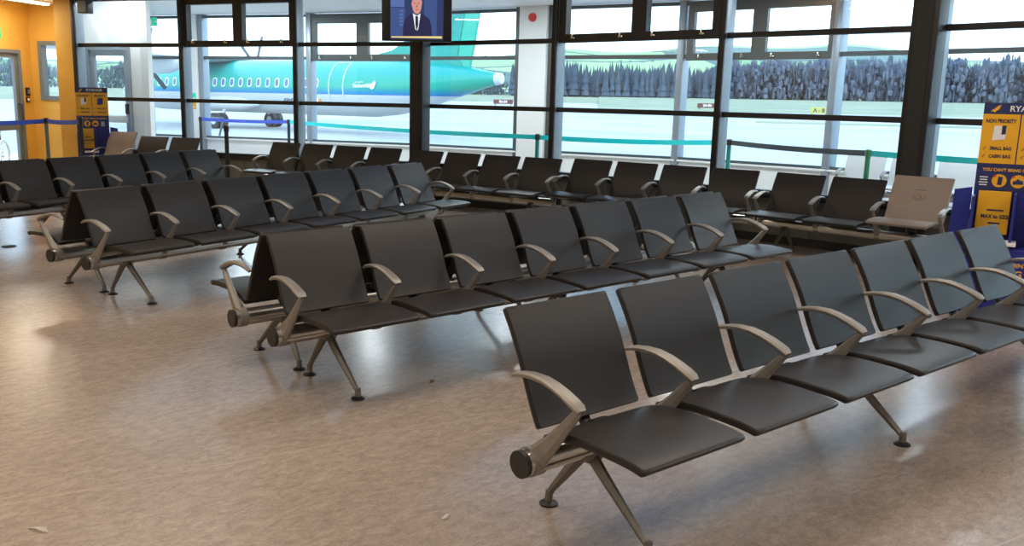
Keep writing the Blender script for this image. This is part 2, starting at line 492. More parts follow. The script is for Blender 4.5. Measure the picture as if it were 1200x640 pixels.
def symbol_mesh():
    """priority pictogram pressed in the backrest: a line over a seated figure in a round frame"""
    bm = bmesh.new()
    def on(x, s):   # s is metres down from the top of the back, returns a point on the front surface
        at, L = resample(BACK, 40)
        y, z = at(s / L)
        y1, z1 = at(s / L + .01); ty, tz = y1 - y, z1 - z; l = math.hypot(ty, tz)
        return (x, y + tz / l * .0005 * 1 - .001, z - ty / l * .0005)
    def line(p): tube(bm, [on(x, s) for x, s in p], .0022, 6)
    line([(-.05, .145), (.05, .145)])
    arc = [(math.cos(t) * .05, .205 + math.sin(t) * .045) for t in [PI * (-.12 + 1.24 * k / 16) for k in range(17)]]
    line(arc)
    line([(-.012, .178), (-.012, .198), (.016, .200), (.024, .222)])
    line([(math.cos(t) * .022 - .008, .214 + math.sin(t) * .018) for t in [PI * (.0 + 1.1 * k / 10) for k in range(11)]])
    return mesh_from(bm, 'priority_symbol', M_MARK, 60)
ME_SYM = symbol_mesh()

def bench(label, x, y, ang, n, legs, beige=(), group='rows of airport beam seats', grey=False, extra_arm=True):
    t = thing('beam_seating', label, 'bench', (x, y, 0), ang, group)
    obj('beam', beam_mesh(n), t)
    obj('end_cap', ME_CAP, t, (-.35, 0, 0))
    e2 = obj('end_cap', ME_CAP, t, ((n - 1) * PITCH + .35, 0, 0), rotz=PI)
    for k in range(n):
        b = k in beige
        dz = .06 if b else 0
        bs = obj('seat', ME_SEATB if b else (ME_SEATG if grey else ME_SEAT), t, (k * PITCH, 0, dz))
        bb = obj('backrest', ME_BACKB if b else (ME_BACKG if grey else ME_BACK), t, (k * PITCH, 0, dz))
        if b:
            bs['label'] = 'beige seat'; bb['label'] = 'beige backrest with a small pictogram'
            obj('pictogram', ME_SYM, bb)
        obj('seat_bracket', ME_BRKT if b else ME_BRK, t, (k * PITCH, 0, 0))
    for k in range(n + 1):
        off = .009 if k == 0 else (-.009 if k == n else 0)
        ax = (k - .5) * PITCH + off
        a = obj('armrest', ME_ARM, t, (ax, 0, 0))
        obj('arm_clamp', ME_CLAMP, a)
    for lx in legs:
        h = obj('leg_hub', ME_HUB, t, (lx, 0, 0))
        for fr, me in ((True, ME_LEGF), (False, ME_LEGR)):
            l = obj('leg', me, t, (lx, 0, 0))
            obj('foot_pad', ME_PAD, l, (0, -.326 if fr else .186, 0))
    return t

def double(x, y, ang, lab_front, lab_rear, sep=.4917):
    bench(lab_front, x, y, ang, 7, (-.026, 1.774, 3.574))
    c, s = math.cos(ang), math.sin(ang)
    L = 6 * PITCH
    bench(lab_rear, x + c * L - s * sep, y + s * L + c * sep, ang + PI, 7, (.026, 1.826, 3.626))

bench('nearest bench, a single row of seven charcoal seats in the right foreground', 2.321, 2.204, 0, 7, (-.026, 1.774, 3.574))
double(2.323, 4.21, .03, 'charcoal bench facing the camera in the double row just behind the nearest bench',
       'charcoal bench facing away, back to back with the second bench from the front')
double(2.054, 6.908, .285, 'charcoal bench facing the camera in the middle of the three double rows, left of centre',
       'charcoal bench facing away in the middle of the three double rows')
double(.952, 9.695, .344, 'charcoal bench facing the camera in the farthest double row, cut by the left edge',
       'charcoal bench facing away at the back of the farthest double row, mostly hidden')
G2 = 'rows of airport beam seats'
bench('three-seat bench with a beige seat at its left end beside the far display stand', 4.382, 15.021, -.967, 3, (-.026, 1.174), beige=(0,))
bench('four charcoal seats by the windows left of the dark column under the television', 5.9, 12.212, -1.16, 4, (-.026, 1.774))
bench('four charcoal seats by the windows just right of the column with the television', 6.806, 9.845, -1.257, 4, (-.026, 1.774))
bench('four charcoal window seats directly left of the bench with the right-hand beige seat', 7.733, 7.653, -1.318, 4, (-.026, 1.774))
bench('three-seat window bench with a beige seat at its right end by the wide column', 8.319, 5.225, -1.422, 3, (-.026, 1.174), beige=(2,))
bench('pale grey seats standing in the corridor outside the glass behind the beige priority seat', 12.2, 6.58, -1.30, 4, (-.026, 1.774), grey=True, group=None)

# ------------------------------------------------------------------ building shell
IN = [(4.21, 16.21), (5.41, 14.51), (6.51, 12.67), (7.60, 10.87), (8.27, 8.74), (8.74, 6.47), (9.06, 4.22), (9.2, 1.5), (9.2, -2.6)]
OUT = [(6.95, 21.11), (7.79, 19.82), (9.33, 17.62), (10.68, 15.45), (11.55, 13.28), (11.74, 12.57), (12.71, 10.31), (13.23, 7.71), (13.5, -2.6)]
RC = (3.84, 18.1)                       # inner corner of the yellow lobby
LD = Vector((-.7543, -.6565)); BD = Vector((.6565, -.7543))
RL = (RC[0] + LD.x * 9.0, RC[1] + LD.y * 9.0)
RB = (RC[0] + BD.x * 2.36, RC[1] + BD.y * 2.36)
ZC = 3.07; ZCC = 3.24; ZH = 3.95

def struct(name, me, loc=(0, 0, 0), rotz=0.0):
    o = obj(name, me, None, loc, rotz); o['kind'] = 'structure'; return o

bm = bmesh.new()
prism(bm, [(-6.5, -2.9), (13.7, -2.9)] + [(x + .12, y) for x, y in OUT[::-1]] + [(5.5, 24.0), (.5, 22.5), (-6.5, 16.0)], -.5, 0)
struct('floor', mesh_from(bm, 'floor', M_FLOOR))
# ceilings (hall, lobby, corridor)
LOB = [(4.15, 16.28), (2.6, 11.4), (-3.4, 8.6)]
bm = bmesh.new()
prism(bm, [(-6.5, -2.9), (9.3, -2.9)] + [(x + .06, y + .03) for x, y in IN[::-1]] + LOB + [(-6.5, 8.0)], ZH, ZH + .25)
struct('ceiling', mesh_from(bm, 'ceiling', M_CEIL))
bm = bmesh.new()
prism(bm, LOB + [(-3.3, 12.0), RL, RC, (4.50, 17.34)], ZC, ZC + .12)
struct('ceiling_lobby', mesh_from(bm, 'ceiling_lobby', M_CEIL))
bm = bmesh.new()
prism(bm, [(x + .06, y + .03) for x, y in IN][1:] + [(13.6, -2.9)] + [(x + .15, y) for x, y in OUT[::-1]] + [(6.8, 21.3), (RB[0], RB[1]), (4.53, 17.32), (4.22, 16.22)], ZCC, ZCC + .2)
struct('ceiling_corridor', mesh_from(bm, 'ceiling_corridor', M_WHITE))
# header wall strip between the hall ceiling and the higher corridor ceiling
def wall_line(bm, pts, th, z0, z1, mat=0):
    """extrude a polyline as a wall; thickness to the left of travel when th > 0"""
    for (a, b) in zip(pts, pts[1:]):
        d = Vector((b[0] - a[0], b[1] - a[1])).normalized(); n = Vector((-d.y, d.x)) * th
        prism(bm, [(a[0], a[1]), (b[0], b[1]), (b[0] + n.x, b[1] + n.y), (a[0] + n.x, a[1] + n.y)], z0, z1, mat)
bm = bmesh.new(); wall_line(bm, IN, .1, ZC - .02, ZCC + .2); struct('trim_1', mesh_from(bm, 'trim_1', M_DKMETAL))
bm = bmesh.new(); wall_line(bm, LOB + [(-6.5, 8.0)], .1, ZC, ZH); struct('wall_bulkhead', mesh_from(bm, 'wall_bulkhead', M_YELLOW))
# walls out of the frame
bm = bmesh.new(); prism(bm, [(-6.5, -2.9), (-6.5, -3.1), (13.7, -3.1), (13.7, -2.9)], 0, ZH); struct('wall_back', mesh_from(bm, 'wall_back', M_WALLW))
bm = bmesh.new(); prism(bm, [(-6.7, -3.1), (-6.5, -3.1), (-6.5, 9.3), (-6.7, 9.3)], 0, ZH); struct('wall_left', mesh_from(bm, 'wall_left', M_WALLW))
bm = bmesh.new(); prism(bm, [(-6.5, 9.2), (RL[0], RL[1]), (RL[0] - .1, RL[1] + .18), (-6.6, 9.4)], 0, ZH); struct('wall_far_left', mesh_from(bm, 'wall_far_left', M_YELLOW))

def oriented(pts_dir, origin):
    """matrix with local x along pts_dir (2-D) and local y to its left"""
    d = Vector(pts_dir).normalized()
    return math.atan2(d.y, d.x)

# lobby left wall with the glazed door: local x from the corner along LD, room side is +y (left of travel)
angL = math.atan2(LD.y, LD.x)
bm = bmesh.new()
DX0, DX1, DZ = .30, 1.30, 2.24
box(bm, 0, DX0, -.15, 0, 0, ZC); box(bm, DX1, 9.0, -.15, 0, 0, ZC); box(bm, DX0, DX1, -.15, 0, DZ, ZC)
wl = struct('wall_lobby_left', mesh_from(bm, 'wall_lobby_left', M_YELLOW), (RC[0], RC[1], 0), angL)
bm = bmesh.new()
def frame(bm, x0, x1, z0, z1, w, y0, y1, bottom=True, mat=0):
    box(bm, x0, x0 + w, y0, y1, z0, z1, mat); box(bm, x1 - w, x1, y0, y1, z0, z1, mat)
    box(bm, x0 + w, x1 - w, y0, y1, z1 - w, z1, mat)
    if bottom: box(bm, x0 + w, x1 - w, y0, y1, z0, z0 + w, mat)
frame(bm, DX0, DX1, 0, DZ, .06, -.12, .02, False)
frame(bm, DX0 + .06, DX1 - .06, .01, DZ - .06, .085, -.08, -.02)
box(bm, DX0 + .14, DX1 - .14, -.075, -.025, .82, .96)
d1 = struct('door_1', mesh_from(bm, 'door_1', M_DOORFR), (RC[0], RC[1], 0), angL)
bm = bmesh.new(); box(bm, DX0 + .145, DX1 - .145, -.055, -.045, .09, .82); box(bm, DX0 + .145, DX1 - .145, -.055, -.045, .96, DZ - .14)
obj('glass_pane', mesh_from(bm, 'glass_pane', M_GLASS), d1)
bm = bmesh.new(); tube(bm, [(DX0 + .10, -.02, .92), (DX0 + .10, .05, .92), (DX0 + .10, .05, 1.28), (DX0 + .10, -.02, 1.28)], .013)
obj('pull_handle', mesh_from(bm, 'pull_handle', M_BLACK, 40), d1)
# lobby back wall: local x from corner along BD, room side is -y (right of travel)
angB = math.atan2(BD.y, BD.x)
WX0, WX1, WZ0, WZ1 = .17, .80, 1.36, 2.42
bm = bmesh.new()
YE = 1.02                                # yellow up to here, then the white corridor part
box(bm, 0, WX0, 0, .15, 0, ZC); box(bm, WX1, YE, 0, .15, 0, ZC); box(bm, WX0, WX1, 0, .15, 0, WZ0); box(bm, WX0, WX1, 0, .15, WZ1, ZC)
struct('wall_lobby_back', mesh_from(bm, 'wall_lobby_back', M_YELLOW), (RC[0], RC[1], 0), angB)
bm = bmesh.new(); frame(bm, WX0, WX1, WZ0, WZ1, .075, -.03, .12)
w0 = struct('window_1', mesh_from(bm, 'window_1', M_DOORFR), (RC[0], RC[1], 0), angB)
bm = bmesh.new(); box(bm, WX0 + .075, WX1 - .075, .045, .055, WZ0 + .075, WZ1 - .075); obj('glass_pane', mesh_from(bm, 'glass_pane', M_GLASS), w0)
# white corridor end wall with the exterior door
CX0, CX1, CZ = 1.13, 2.02, 2.32
bm = bmesh.new()
box(bm, YE, CX0, 0, .15, 0, ZCC); box(bm, CX1, 2.36, 0, .15, 0, ZCC); box(bm, CX0, CX1, 0, .15, CZ, ZCC)
struct('wall_corridor_end', mesh_from(bm, 'wall_corridor_end', M_WHITE), (RC[0], RC[1], 0), angB)
bm = bmesh.new(); frame(bm, CX0, CX1, 0, CZ, .055, -.03, .13, False); frame(bm, CX0 + .055, CX1 - .055, .01, CZ - .055, .10, .02, .08)
d2 = struct('door_2', mesh_from(bm, 'door_2', M_MULL), (RC[0], RC[1], 0), angB)
bm = bmesh.new(); box(bm, CX0 + .155, CX1 - .155, .045, .055, .11, CZ - .155); obj('glass_pane', mesh_from(bm, 'glass_pane', M_GLASS), d2)
bm = bmesh.new(); box(bm, CX0 + .09, CX1 - .09, -.03, .02, .98, 1.11, bevel=.01); obj('push_bar', mesh_from(bm, 'push_bar', M_WHITE, 40), d2)
bm = bmesh.new(); box(bm, CX1 - .13, CX1 - .08, -.05, .02, 1.14, 1.32, bevel=.008); obj('lock_case', mesh_from(bm, 'lock_case', M_BLACK, 40), d2)
# return wall of the corridor end going away from us
bm = bmesh.new(); wall_line(bm, [RB, (6.93, 21.05)], .12, 0, ZCC); struct('wall_corridor_return', mesh_from(bm, 'wall_corridor_return', M_WHITE))
# ochre pier at the end of the window wall
dF = Vector((IN[1][0] - IN[0][0], IN[1][1] - IN[0][1])).normalized(); nF = Vector((-dF.y, dF.x))
bm = bmesh.new()
a = Vector(IN[0]) - dF * .40; b_ = Vector(IN[0]) - dF * .045
prism(bm, [tuple(a - nF * .10), tuple(b_ - nF * .10), (4.53, 17.30), (4.27, 17.60)], 0, ZC + .12)
bm.faces.ensure_lookup_table(); bm.faces[3].material_index = 1
struct('wall_pier', mesh_from(bm, 'wall_pier', [M_YELLOW, M_WHITE]))

# ------------------------------------------------------------------ inner window wall
ZS, ZM, ZU = .55, 1.415, 2.30
win_no = [1]
def seg(pts, i):
    a = Vector(pts[i]); b = Vector(pts[i + 1]); d = b - a
    return a, d.length, math.atan2(d.y, d.x)
def handle_mesh(bm, x, z, y):
    box(bm, x - .03, x + .03, y - .03, y, z - .012, z + .012, bevel=.004); box(bm, x - .012, x + .012, y - .055, y - .028, z - .012, z + .05, bevel=.004)

def window_bay(pts, i, bars, ztop, zsill, mat, casements=(), depth=.07, bar=.03, cfront=-.05):
    a, L, ang = seg(pts, i)
    win_no[0] += 1
    bm = bmesh.new()
    for z in bars: box(bm, .03, L - .03, -depth, depth * .4, z - bar, z + bar)
    box(bm, .03, L - .03, -depth, depth * .4, ztop - .06, ztop)
    box(bm, .03, L - .03, -depth, depth * .4, zsill, zsill + .045)
    w = struct('window_%d' % win_no[0], mesh_from(bm, 'window', mat), (a.x, a.y, 0), ang)
    levels = [zsill + .045] + sorted(bars) + [ztop - .06]
    bm = bmesh.new(); box(bm, .03, L - .03, -.006, .006, zsill + .04, ztop - .05)
    obj('glass_pane', mesh_from(bm, 'glass_pane', M_GLASS), w)
    for (x0, x1, z0, z1, th) in casements:
        bm = bmesh.new(); frame(bm, x0, x1, z0, z1, th, cfront - .04, .03)
        c = obj('casement', mesh_from(bm, 'casement', mat), w)
        for hx in (x0 + (x1 - x0) * .2, x0 + (x1 - x0) * .8):
            bm = bmesh.new(); handle_mesh(bm, hx, z0 + .05, cfront - .04); obj('handle', mesh_from(bm, 'handle', M_STEEL, 40), c)
    return w
nIN = len(IN) - 1
for i in range(nIN): window_bay(IN, i, [], ZH - .02, ZCC + .2, M_DKMETAL)
for i in range(nIN):
    a, L, ang = seg(IN, i)
    cs = ()
    if i == 1: cs = ((.03, 1.085, 2.28, ZC - .06, .085), (1.085, L - .03, 2.28, ZC - .06, .085))
    if i == 4: cs = ((.05, 1.215, 2.275, ZC - .06, .10), (1.215, L - .05, 2.275, ZC - .06, .10))
    window_bay(IN, i, [ZM, ZU], ZC, ZS, M_DKMETAL, cs)
for i, (x, y) in enumerate(IN):
    if i == 0: d = Vector((IN[1][0] - x, IN[1][1] - y))
    elif i == len(IN) - 1: d = Vector((x - IN[i - 1][0], y - IN[i - 1][1]))
    else: d = Vector((IN[i + 1][0] - x, IN[i + 1][1] - y)).normalized() + Vector((x - IN[i - 1][0], y - IN[i - 1][1])).normalized()
    bm = bmesh.new(); box(bm, -.035, .035, -.10, .10, 0, ZH, 0, .004); box(bm, -.036, .036, -.135, -.10, 0, ZH, 1, .004)
    struct('trim_mullion_%d' % (i + 1), mesh_from(bm, 'mullion', [M_MULL, M_DKMETAL], 30), (x, y, 0), math.atan2(d.y, d.x))
bm = bmesh.new()
for i in range(nIN):
    a, L, ang = seg(IN, i)
    n0 = len(bm.verts)
    bm.verts.ensure_lookup_table()
    box(bm, .03, L - .03, -.03, .05, .10, ZS); box(bm, .03, L - .03, -.01, .04, 0, .10, 1); box(bm, .02, L - .02, -.12, .05, ZS - .035, ZS, 1)
    box(bm, L * .5 - .03, L * .5 + .03, -.045, -.03, .10, ZS - .035)
    bm.verts.ensure_lookup_table()
    M4 = Matrix.Translation((a.x, a.y, 0)) @ Matrix.Rotation(ang, 4, 'Z')
    for v in list(bm.verts)[n0:]: v.co = M4 @ v.co
struct('wall_window_side', mesh_from(bm, 'low_wall', [M_LOWW, M_DKMETAL]))
# steel columns in front of the glazing
def column(name, x, y, ang, s):
    bm = bmesh.new(); box(bm, -s / 2, s / 2, -s / 2, s / 2, 0, ZH, 0, .012)
    box(bm, -s / 2 - .03, s / 2 + .03, -s / 2 - .03, s / 2 + .03, 0, .02)
    box(bm, -s / 2 + .05, s / 2 - .05, -s / 2 - .008, -s / 2, .02, ZH, 0)
    struct(name, mesh_from(bm, name, M_DKMETAL, 30), (x, y, 0), ang)
column('trim_column_1', 7.40, 10.68, -1.17, .22)
column('trim_column_2', 8.87, 4.27, -1.45, .25)

# ------------------------------------------------------------------ outer window wall of the corridor
nOUT = len(OUT) - 1
for i in range(nOUT):
    if i == 4: continue
    a, L, ang = seg(OUT, i)
    cs = ()
    if i == 2: cs = ((.03, 1.28, 2.24, ZCC - .08, .14), (1.28, L - .03, 2.24, ZCC - .08, .14))
    if i == 6: cs = ((.10, 1.38, 2.23, ZCC - .08, .12), (1.38, L - .03, 2.23, ZCC - .08, .12))
    window_bay(OUT, i, [ZU], ZCC - .02, .52, M_OUTFR, cs, depth=.06, bar=.035, cfront=-.03)
for i, (x, y) in enumerate(OUT):
    j = min(i, nOUT - 1)
    a, L, ang = seg(OUT, j)
    w = .06
    bm = bmesh.new(); box(bm, -w, w, -.10, .14, 0, ZCC, 0, .004); struct('trim_outer_%d' % (i + 1), mesh_from(bm, 'outer_mullion', M_MULL if i not in (4, 5) else M_OUTFR, 30), (x, y, 0), ang)
a, L, ang = seg(OUT, 4)
bm = bmesh.new(); box(bm, .06, L - .06, -.16, .12, 0, ZCC, 0, .006)
struct('trim_white_column', mesh_from(bm, 'white_column', M_WHITE, 30), (a.x, a.y, 0), ang)
bm = bmesh.new(); cyl(bm, (.36, -.16, 3.03), (.36, -.21, 3.03), .085, .07, 24); cyl(bm, (.36, -.21, 3.03), (.36, -.225, 3.03), .04, .03, 20)
tag(obj('alarm_sounder', mesh_from(bm, 'alarm_sounder', M_RED, 40), None, (a.x, a.y, 0), ang), 'small round red alarm sounder high on the white column outside the glass', 'alarm')
a, L, ang = seg(OUT, 0)
bm = bmesh.new(); box(bm, L - .36, L - .07, -.14, .12, 0, ZCC, 0, .006)
struct('trim_white_post', mesh_from(bm, 'white_post', M_WHITE, 30), (a.x, a.y, 0), ang)
for z0, z1, mt, nm, lb in ((1.36, 1.52, M_GREEN, 'wall_sign', 'small green sign plate, the upper plate on the white post beyond the left windows'),
                           (1.16, 1.30, M_YEL, 'wall_sign', 'small orange sign plate, the lower plate on the white post beyond the left windows')):
    bm = bmesh.new(); box(bm, L - .27, L - .13, -.152, -.14, z0, z1, 0, .003); box(bm, L - .25, L - .15, -.154, -.152, z0 + .03, z0 + .055, 1)
    tag(obj(nm, mesh_from(bm, nm, [mt, M_TXTW]), None, (a.x, a.y, 0), ang), lb, 'sign')
bm = bmesh.new()
for i in range(nOUT):
    a, L, ang = seg(OUT, i); n0 = len(bm.verts)
    box(bm, 0, L, -.05, .09, 0, .52); box(bm, 0, L, -.10, .12, .49, .52)
    bm.verts.ensure_lookup_table(); M4 = Matrix.Translation((a.x, a.y, 0)) @ Matrix.Rotation(ang, 4, 'Z')
    for v in list(bm.verts)[n0:]: v.co = M4 @ v.co
struct('wall_corridor_outer', mesh_from(bm, 'outer_low_wall', M_WHITE))

# ------------------------------------------------------------------ small fittings
def on_left(x, z): return (RC[0] + LD.x * x, RC[1] + LD.y * x, z)
bm = bmesh.new(); box(bm, .13, .22, 0, .035, 1.43, 1.58, 0, .006); box(bm, .15, .20, .035, .04, 1.47, 1.54, 1)
tag(obj('card_reader', mesh_from(bm, 'card_reader', [M_BLACK, M_MULL], 40), None, (RC[0], RC[1], 0), angL), 'black card reader on the yellow wall beside the glazed door', 'card reader')
bm = bmesh.new(); box(bm, .135, .225, 0, .025, 1.31, 1.41, 0, .006); cyl(bm, (.18, .025, 1.36), (.18, .035, 1.36), .03, .025, 20, mat=1)
tag(obj('exit_button', mesh_from(bm, 'exit_button', [M_BLACK, M_TXTW], 40), None, (RC[0], RC[1], 0), angL), 'small square push button below the black reader on the yellow wall', 'button')
def exit_sign(label, loc, rotz, w=.34, h=.19):
    t = thing('exit_sign', label, 'sign', loc, rotz)
    bm = bmesh.new(); box(bm, -w / 2, w / 2, 0, .03, -h / 2, h / 2, 0, .004); obj('housing', mesh_from(bm, 'exit_panel', M_GREEN), t)
    bm = bmesh.new(); k = h / .19
    def q(p): plate(bm, [(x * k, z * k) for x, z in p], -.003, 0)
    q([(-.10, .045), (-.085, .06), (-.065, .06), (-.055, .045), (-.065, .03), (-.085, .03)])
    q([(-.12, .0), (-.08, .025), (-.05, .02), (-.02, -.005), (-.03, -.015), (-.055, .002), (-.06, -.02), (-.03, -.045), (-.035, -.08), (-.05, -.08), (-.055, -.05), (-.08, -.03), (-.12, -.07), (-.13, -.06), (-.095, -.02), (-.09, .0), (-.115, -.015)])
    q([(.02, .012), (.07, .012), (.07, .04), (.12, 0), (.07, -.04), (.07, -.012), (.02, -.012)])
    obj('pictogram', mesh_from(bm, 'exit_picto', M_TXTW), t)
    return t
p = on_left(.95, 2.52); exit_sign('green exit sign above the glazed door at the left edge', (p[0] + BD.x * .03, p[1] + BD.y * .03, p[2]), angL + PI, .34, .2)
ce = exit_sign('green exit sign hanging beyond the upper left window', (6.62, 19.55, 3.0), -1.0, .15, .17)
bm = bmesh.new(); tube(bm, [(0, .015, .08), (0, .015, .21)], .006); obj('hanger', mesh_from(bm, 'hanger', M_STEEL), ce)
# grey wall loudspeaker in the top corner of the first bay
t = thing('wall_loudspeaker', 'grey box loudspeaker in the top left corner of the first window', 'loudspeaker', (IN[0][0] + dF.x * .30 - nF.x * .16, IN[0][1] + dF.y * .30 - nF.y * .16, 2.80), math.atan2(dF.y, dF.x))
bm = bmesh.new(); box(bm, -.10, .10, -.08, .08, 0, .22, 0, .015); obj('cabinet', mesh_from(bm, 'cabinet', M_OUTFR, 40), t)
bm = bmesh.new(); box(bm, -.08, .08, -.088, -.08, .02, .20, 0, .003); obj('grille', mesh_from(bm, 'grille', M_MULL), t)
bm = bmesh.new(); box(bm, -.02, .02, .0, .04, .2, .24); obj('bracket', mesh_from(bm, 'bracket', M_DKMETAL), t)
# lobby ceiling lamp
t = thing('ceiling_light', 'white fluorescent batten on the ceiling of the yellow lobby', 'light', (3.55, 16.95, ZC), math.atan2(LD.y, LD.x))
bm = bmesh.new(); box(bm, -.62, .62, -.07, .07, -.03, 0, 0, .004); obj('housing', mesh_from(bm, 'lamp_housing', M_WHITE), t)
bm = bmesh.new(); box(bm, -.60, .60, -.055, .055, -.06, -.03, 0, .012); obj('diffuser', mesh_from(bm, 'lamp_diffuser', M_LAMP, 40), t)
# floor socket and litter
t = thing('floor_socket', 'small black round floor socket left of the second double row', 'socket', (1.75, 9.82, 0))
bm = bmesh.new(); cyl(bm, (0, 0, 0), (0, 0, .008), .07, .065, 24); obj('cover', mesh_from(bm, 'cover', M_BLACK, 40), t)
bm = bmesh.new(); box(bm, -.03, .03, -.02, .02, .008, .012, 0, .001); obj('flap', mesh_from(bm, 'flap', M_MULL), t)
M_SCRAP = simple('grubby_paper', (.50, .44, .38), .8)
def scrap(name, label, loc, pts, mat, rz):
    bm = bmesh.new()
    top = [bm.verts.new((x, y, .004 + .004 * ((i * 7) % 3))) for i, (x, y) in enumerate(pts)]; bot = [bm.verts.new((x, y, .0005)) for x, y in pts]
    bm.faces.new(top); bm.faces.new(bot[::-1])
    for i in range(len(pts)): bm.faces.new((bot[i], bot[(i + 1) % len(pts)], top[(i + 1) % len(pts)], top[i]))
    tag(obj(name, mesh_from(bm, name, mat), None, loc, rz), label, 'litter')
scrap('dry_leaf', 'tiny brown leaf on the floor in front of the middle double row', (2.79, 3.89, 0), [(-.02, 0), (-.005, .008), (.015, .012), (.03, .02), (.012, .003), (.022, -.006), (0, -.008)], simple('brown_leaf', (.16, .07, .03), .8), .4)
scrap('paper_scrap', 'thin white paper scrap on the floor in the bottom left corner', (.62, 3.31, 0), [(-.05, .012), (-.01, .016), (.02, .004), (.035, -.02), (.02, -.022), (-.02, -.004)], M_SCRAP, -.6)
scrap('paper_scrap', 'small white paper scrap on the floor left of the nearest bench end', (1.89, 2.53, 0), [(-.02, .008), (.012, .01), (.02, -.004), (.0, -.01), (-.018, -.006)], M_SCRAP, .3)

# ------------------------------------------------------------------ television on the dark column
tv = thing('television', 'black television showing a news presenter, mounted on the dark column', 'television', (7.075, 10.30, 2.29), math.atan2(-.572, .82))
HW = .475; TH = .80
bm = bmesh.new(); frame(bm, -HW, HW, 0, TH, .0, -.05, .05)
bm.free(); bm = bmesh.new()
box(bm, -HW, -.36, -.05, .03, 0, TH, 0, .008); box(bm, .36, HW, -.05, .03, 0, TH, 0, .008); box(bm, -.36, .36, -.05, .03, 0, .028, 0, .004); box(bm, -.36, .36, -.05, .03, TH - .03, TH, 0, .004)
box(bm, -HW + .01, HW - .01, .03, .06, .01, TH - .01, 0, .01); box(bm, -.3, .3, .06, .15, .12, .6, 0, .03)
obj('housing', mesh_from(bm, 'tv_housing', M_BLACK, 40), tv)
def emis(name, c, s=1.0): return simple(name, (.0, .0, .0), .3, spec=.3, emit=c, estr=s)
bm = bmesh.new(); box(bm, -.36, .36, -.03, .02, .028, TH - .03)
scn = obj('screen', mesh_from(bm, 'screen', emis('screen_backdrop', (.016, .028, .085))), tv)
def pic(name, poly, mat, y): 
    bm = bmesh.new(); plate(bm, poly, -.03 - y - .001, -.03 - y); return obj(name, mesh_from(bm, name, mat), scn)
E_LB = emis('screen_pale_blue', (.06, .10, .26)); E_SUIT = emis('screen_suit', (.012, .012, .045)); E_SKIN = emis('screen_skin', (.42, .19, .16)); E_SH = emis('screen_shirt', (.55, .55, .62)); E_TIE = emis('screen_tie', (.006, .006, .015))
E_TK = emis('screen_ticker', (.55, .42, .16)); E_HAIR = emis('screen_hair', (.30, .24, .22)); E_D = emis('screen_dark_skin', (.20, .07, .06)); E_MB = emis('screen_mid_blue', (.03, .055, .16))
pic('picture_panel', [(-.355, .45), (-.17, .45), (-.17, .74), (-.355, .74)], E_LB, .001)
pic('picture_panel', [(-.355, .05), (-.16, .05), (-.16, .44), (-.355, .44)], E_MB, .001)
pic('picture_panel', [(.10, .05), (.27, .05), (.27, .74), (.10, .74)], E_MB, .001)
for k in range(5): pic('picture_letters', [(-.235, .20 + k * .045), (-.185, .21 + k * .045), (-.185, .235 + k * .045), (-.235, .225 + k * .045)], E_LB, .002)
pic('suit', [(-.19, .05), (-.185, .20), (-.16, .30), (-.10, .345), (-.05, .37), (.05, .37), (.10, .35), (.17, .30), (.20, .20), (.21, .05)], E_SUIT, .003)
pic('shirt', [(-.055, .37), (-.02, .16), (.0, .14), (.02, .16), (.05, .37), (.0, .34)], E_SH, .004)
pic('tie', [(-.02, .335), (.015, .335), (.02, .22), (.0, .13), (-.018, .22)], E_TIE, .005)
ov = [(math.cos(2 * PI * k / 28) * (.067 + (.006 if math.sin(2 * PI * k / 28) > 0 else -.004)), .48 + math.sin(2 * PI * k / 28) * .118) for k in range(28)]
pic('face', ov, E_SKIN, .006)
pic('hair', [(x * 1.08, max(z, .55) + (.014 if z > .55 else 0)) for x, z in ov if z > .535], E_HAIR, .007)
for sx in (-.03, .026): pic('eye', [(sx - .014, .495), (sx + .014, .495), (sx + .012, .508), (sx - .012, .508)], E_D, .007)
pic('nose', [(-.012, .45), (.010, .45), (.004, .49), (-.004, .49)], E_D, .007)
pic('mouth', [(-.026, .415), (.024, .415), (.02, .426), (-.02, .426)], E_D, .007)
pic('ticker', [(-.345, .045), (.345, .045), (.345, .075), (-.345, .062)], E_TK, .004)
bm = bmesh.new(); box(bm, -.06, .06, .15, .40, .30, .42, 0, .01); box(bm, -.11, .11, .13, .16, .2, .5, 0, .005)
obj('wall_mount', mesh_from(bm, 'wall_mount', M_DKMETAL), tv)

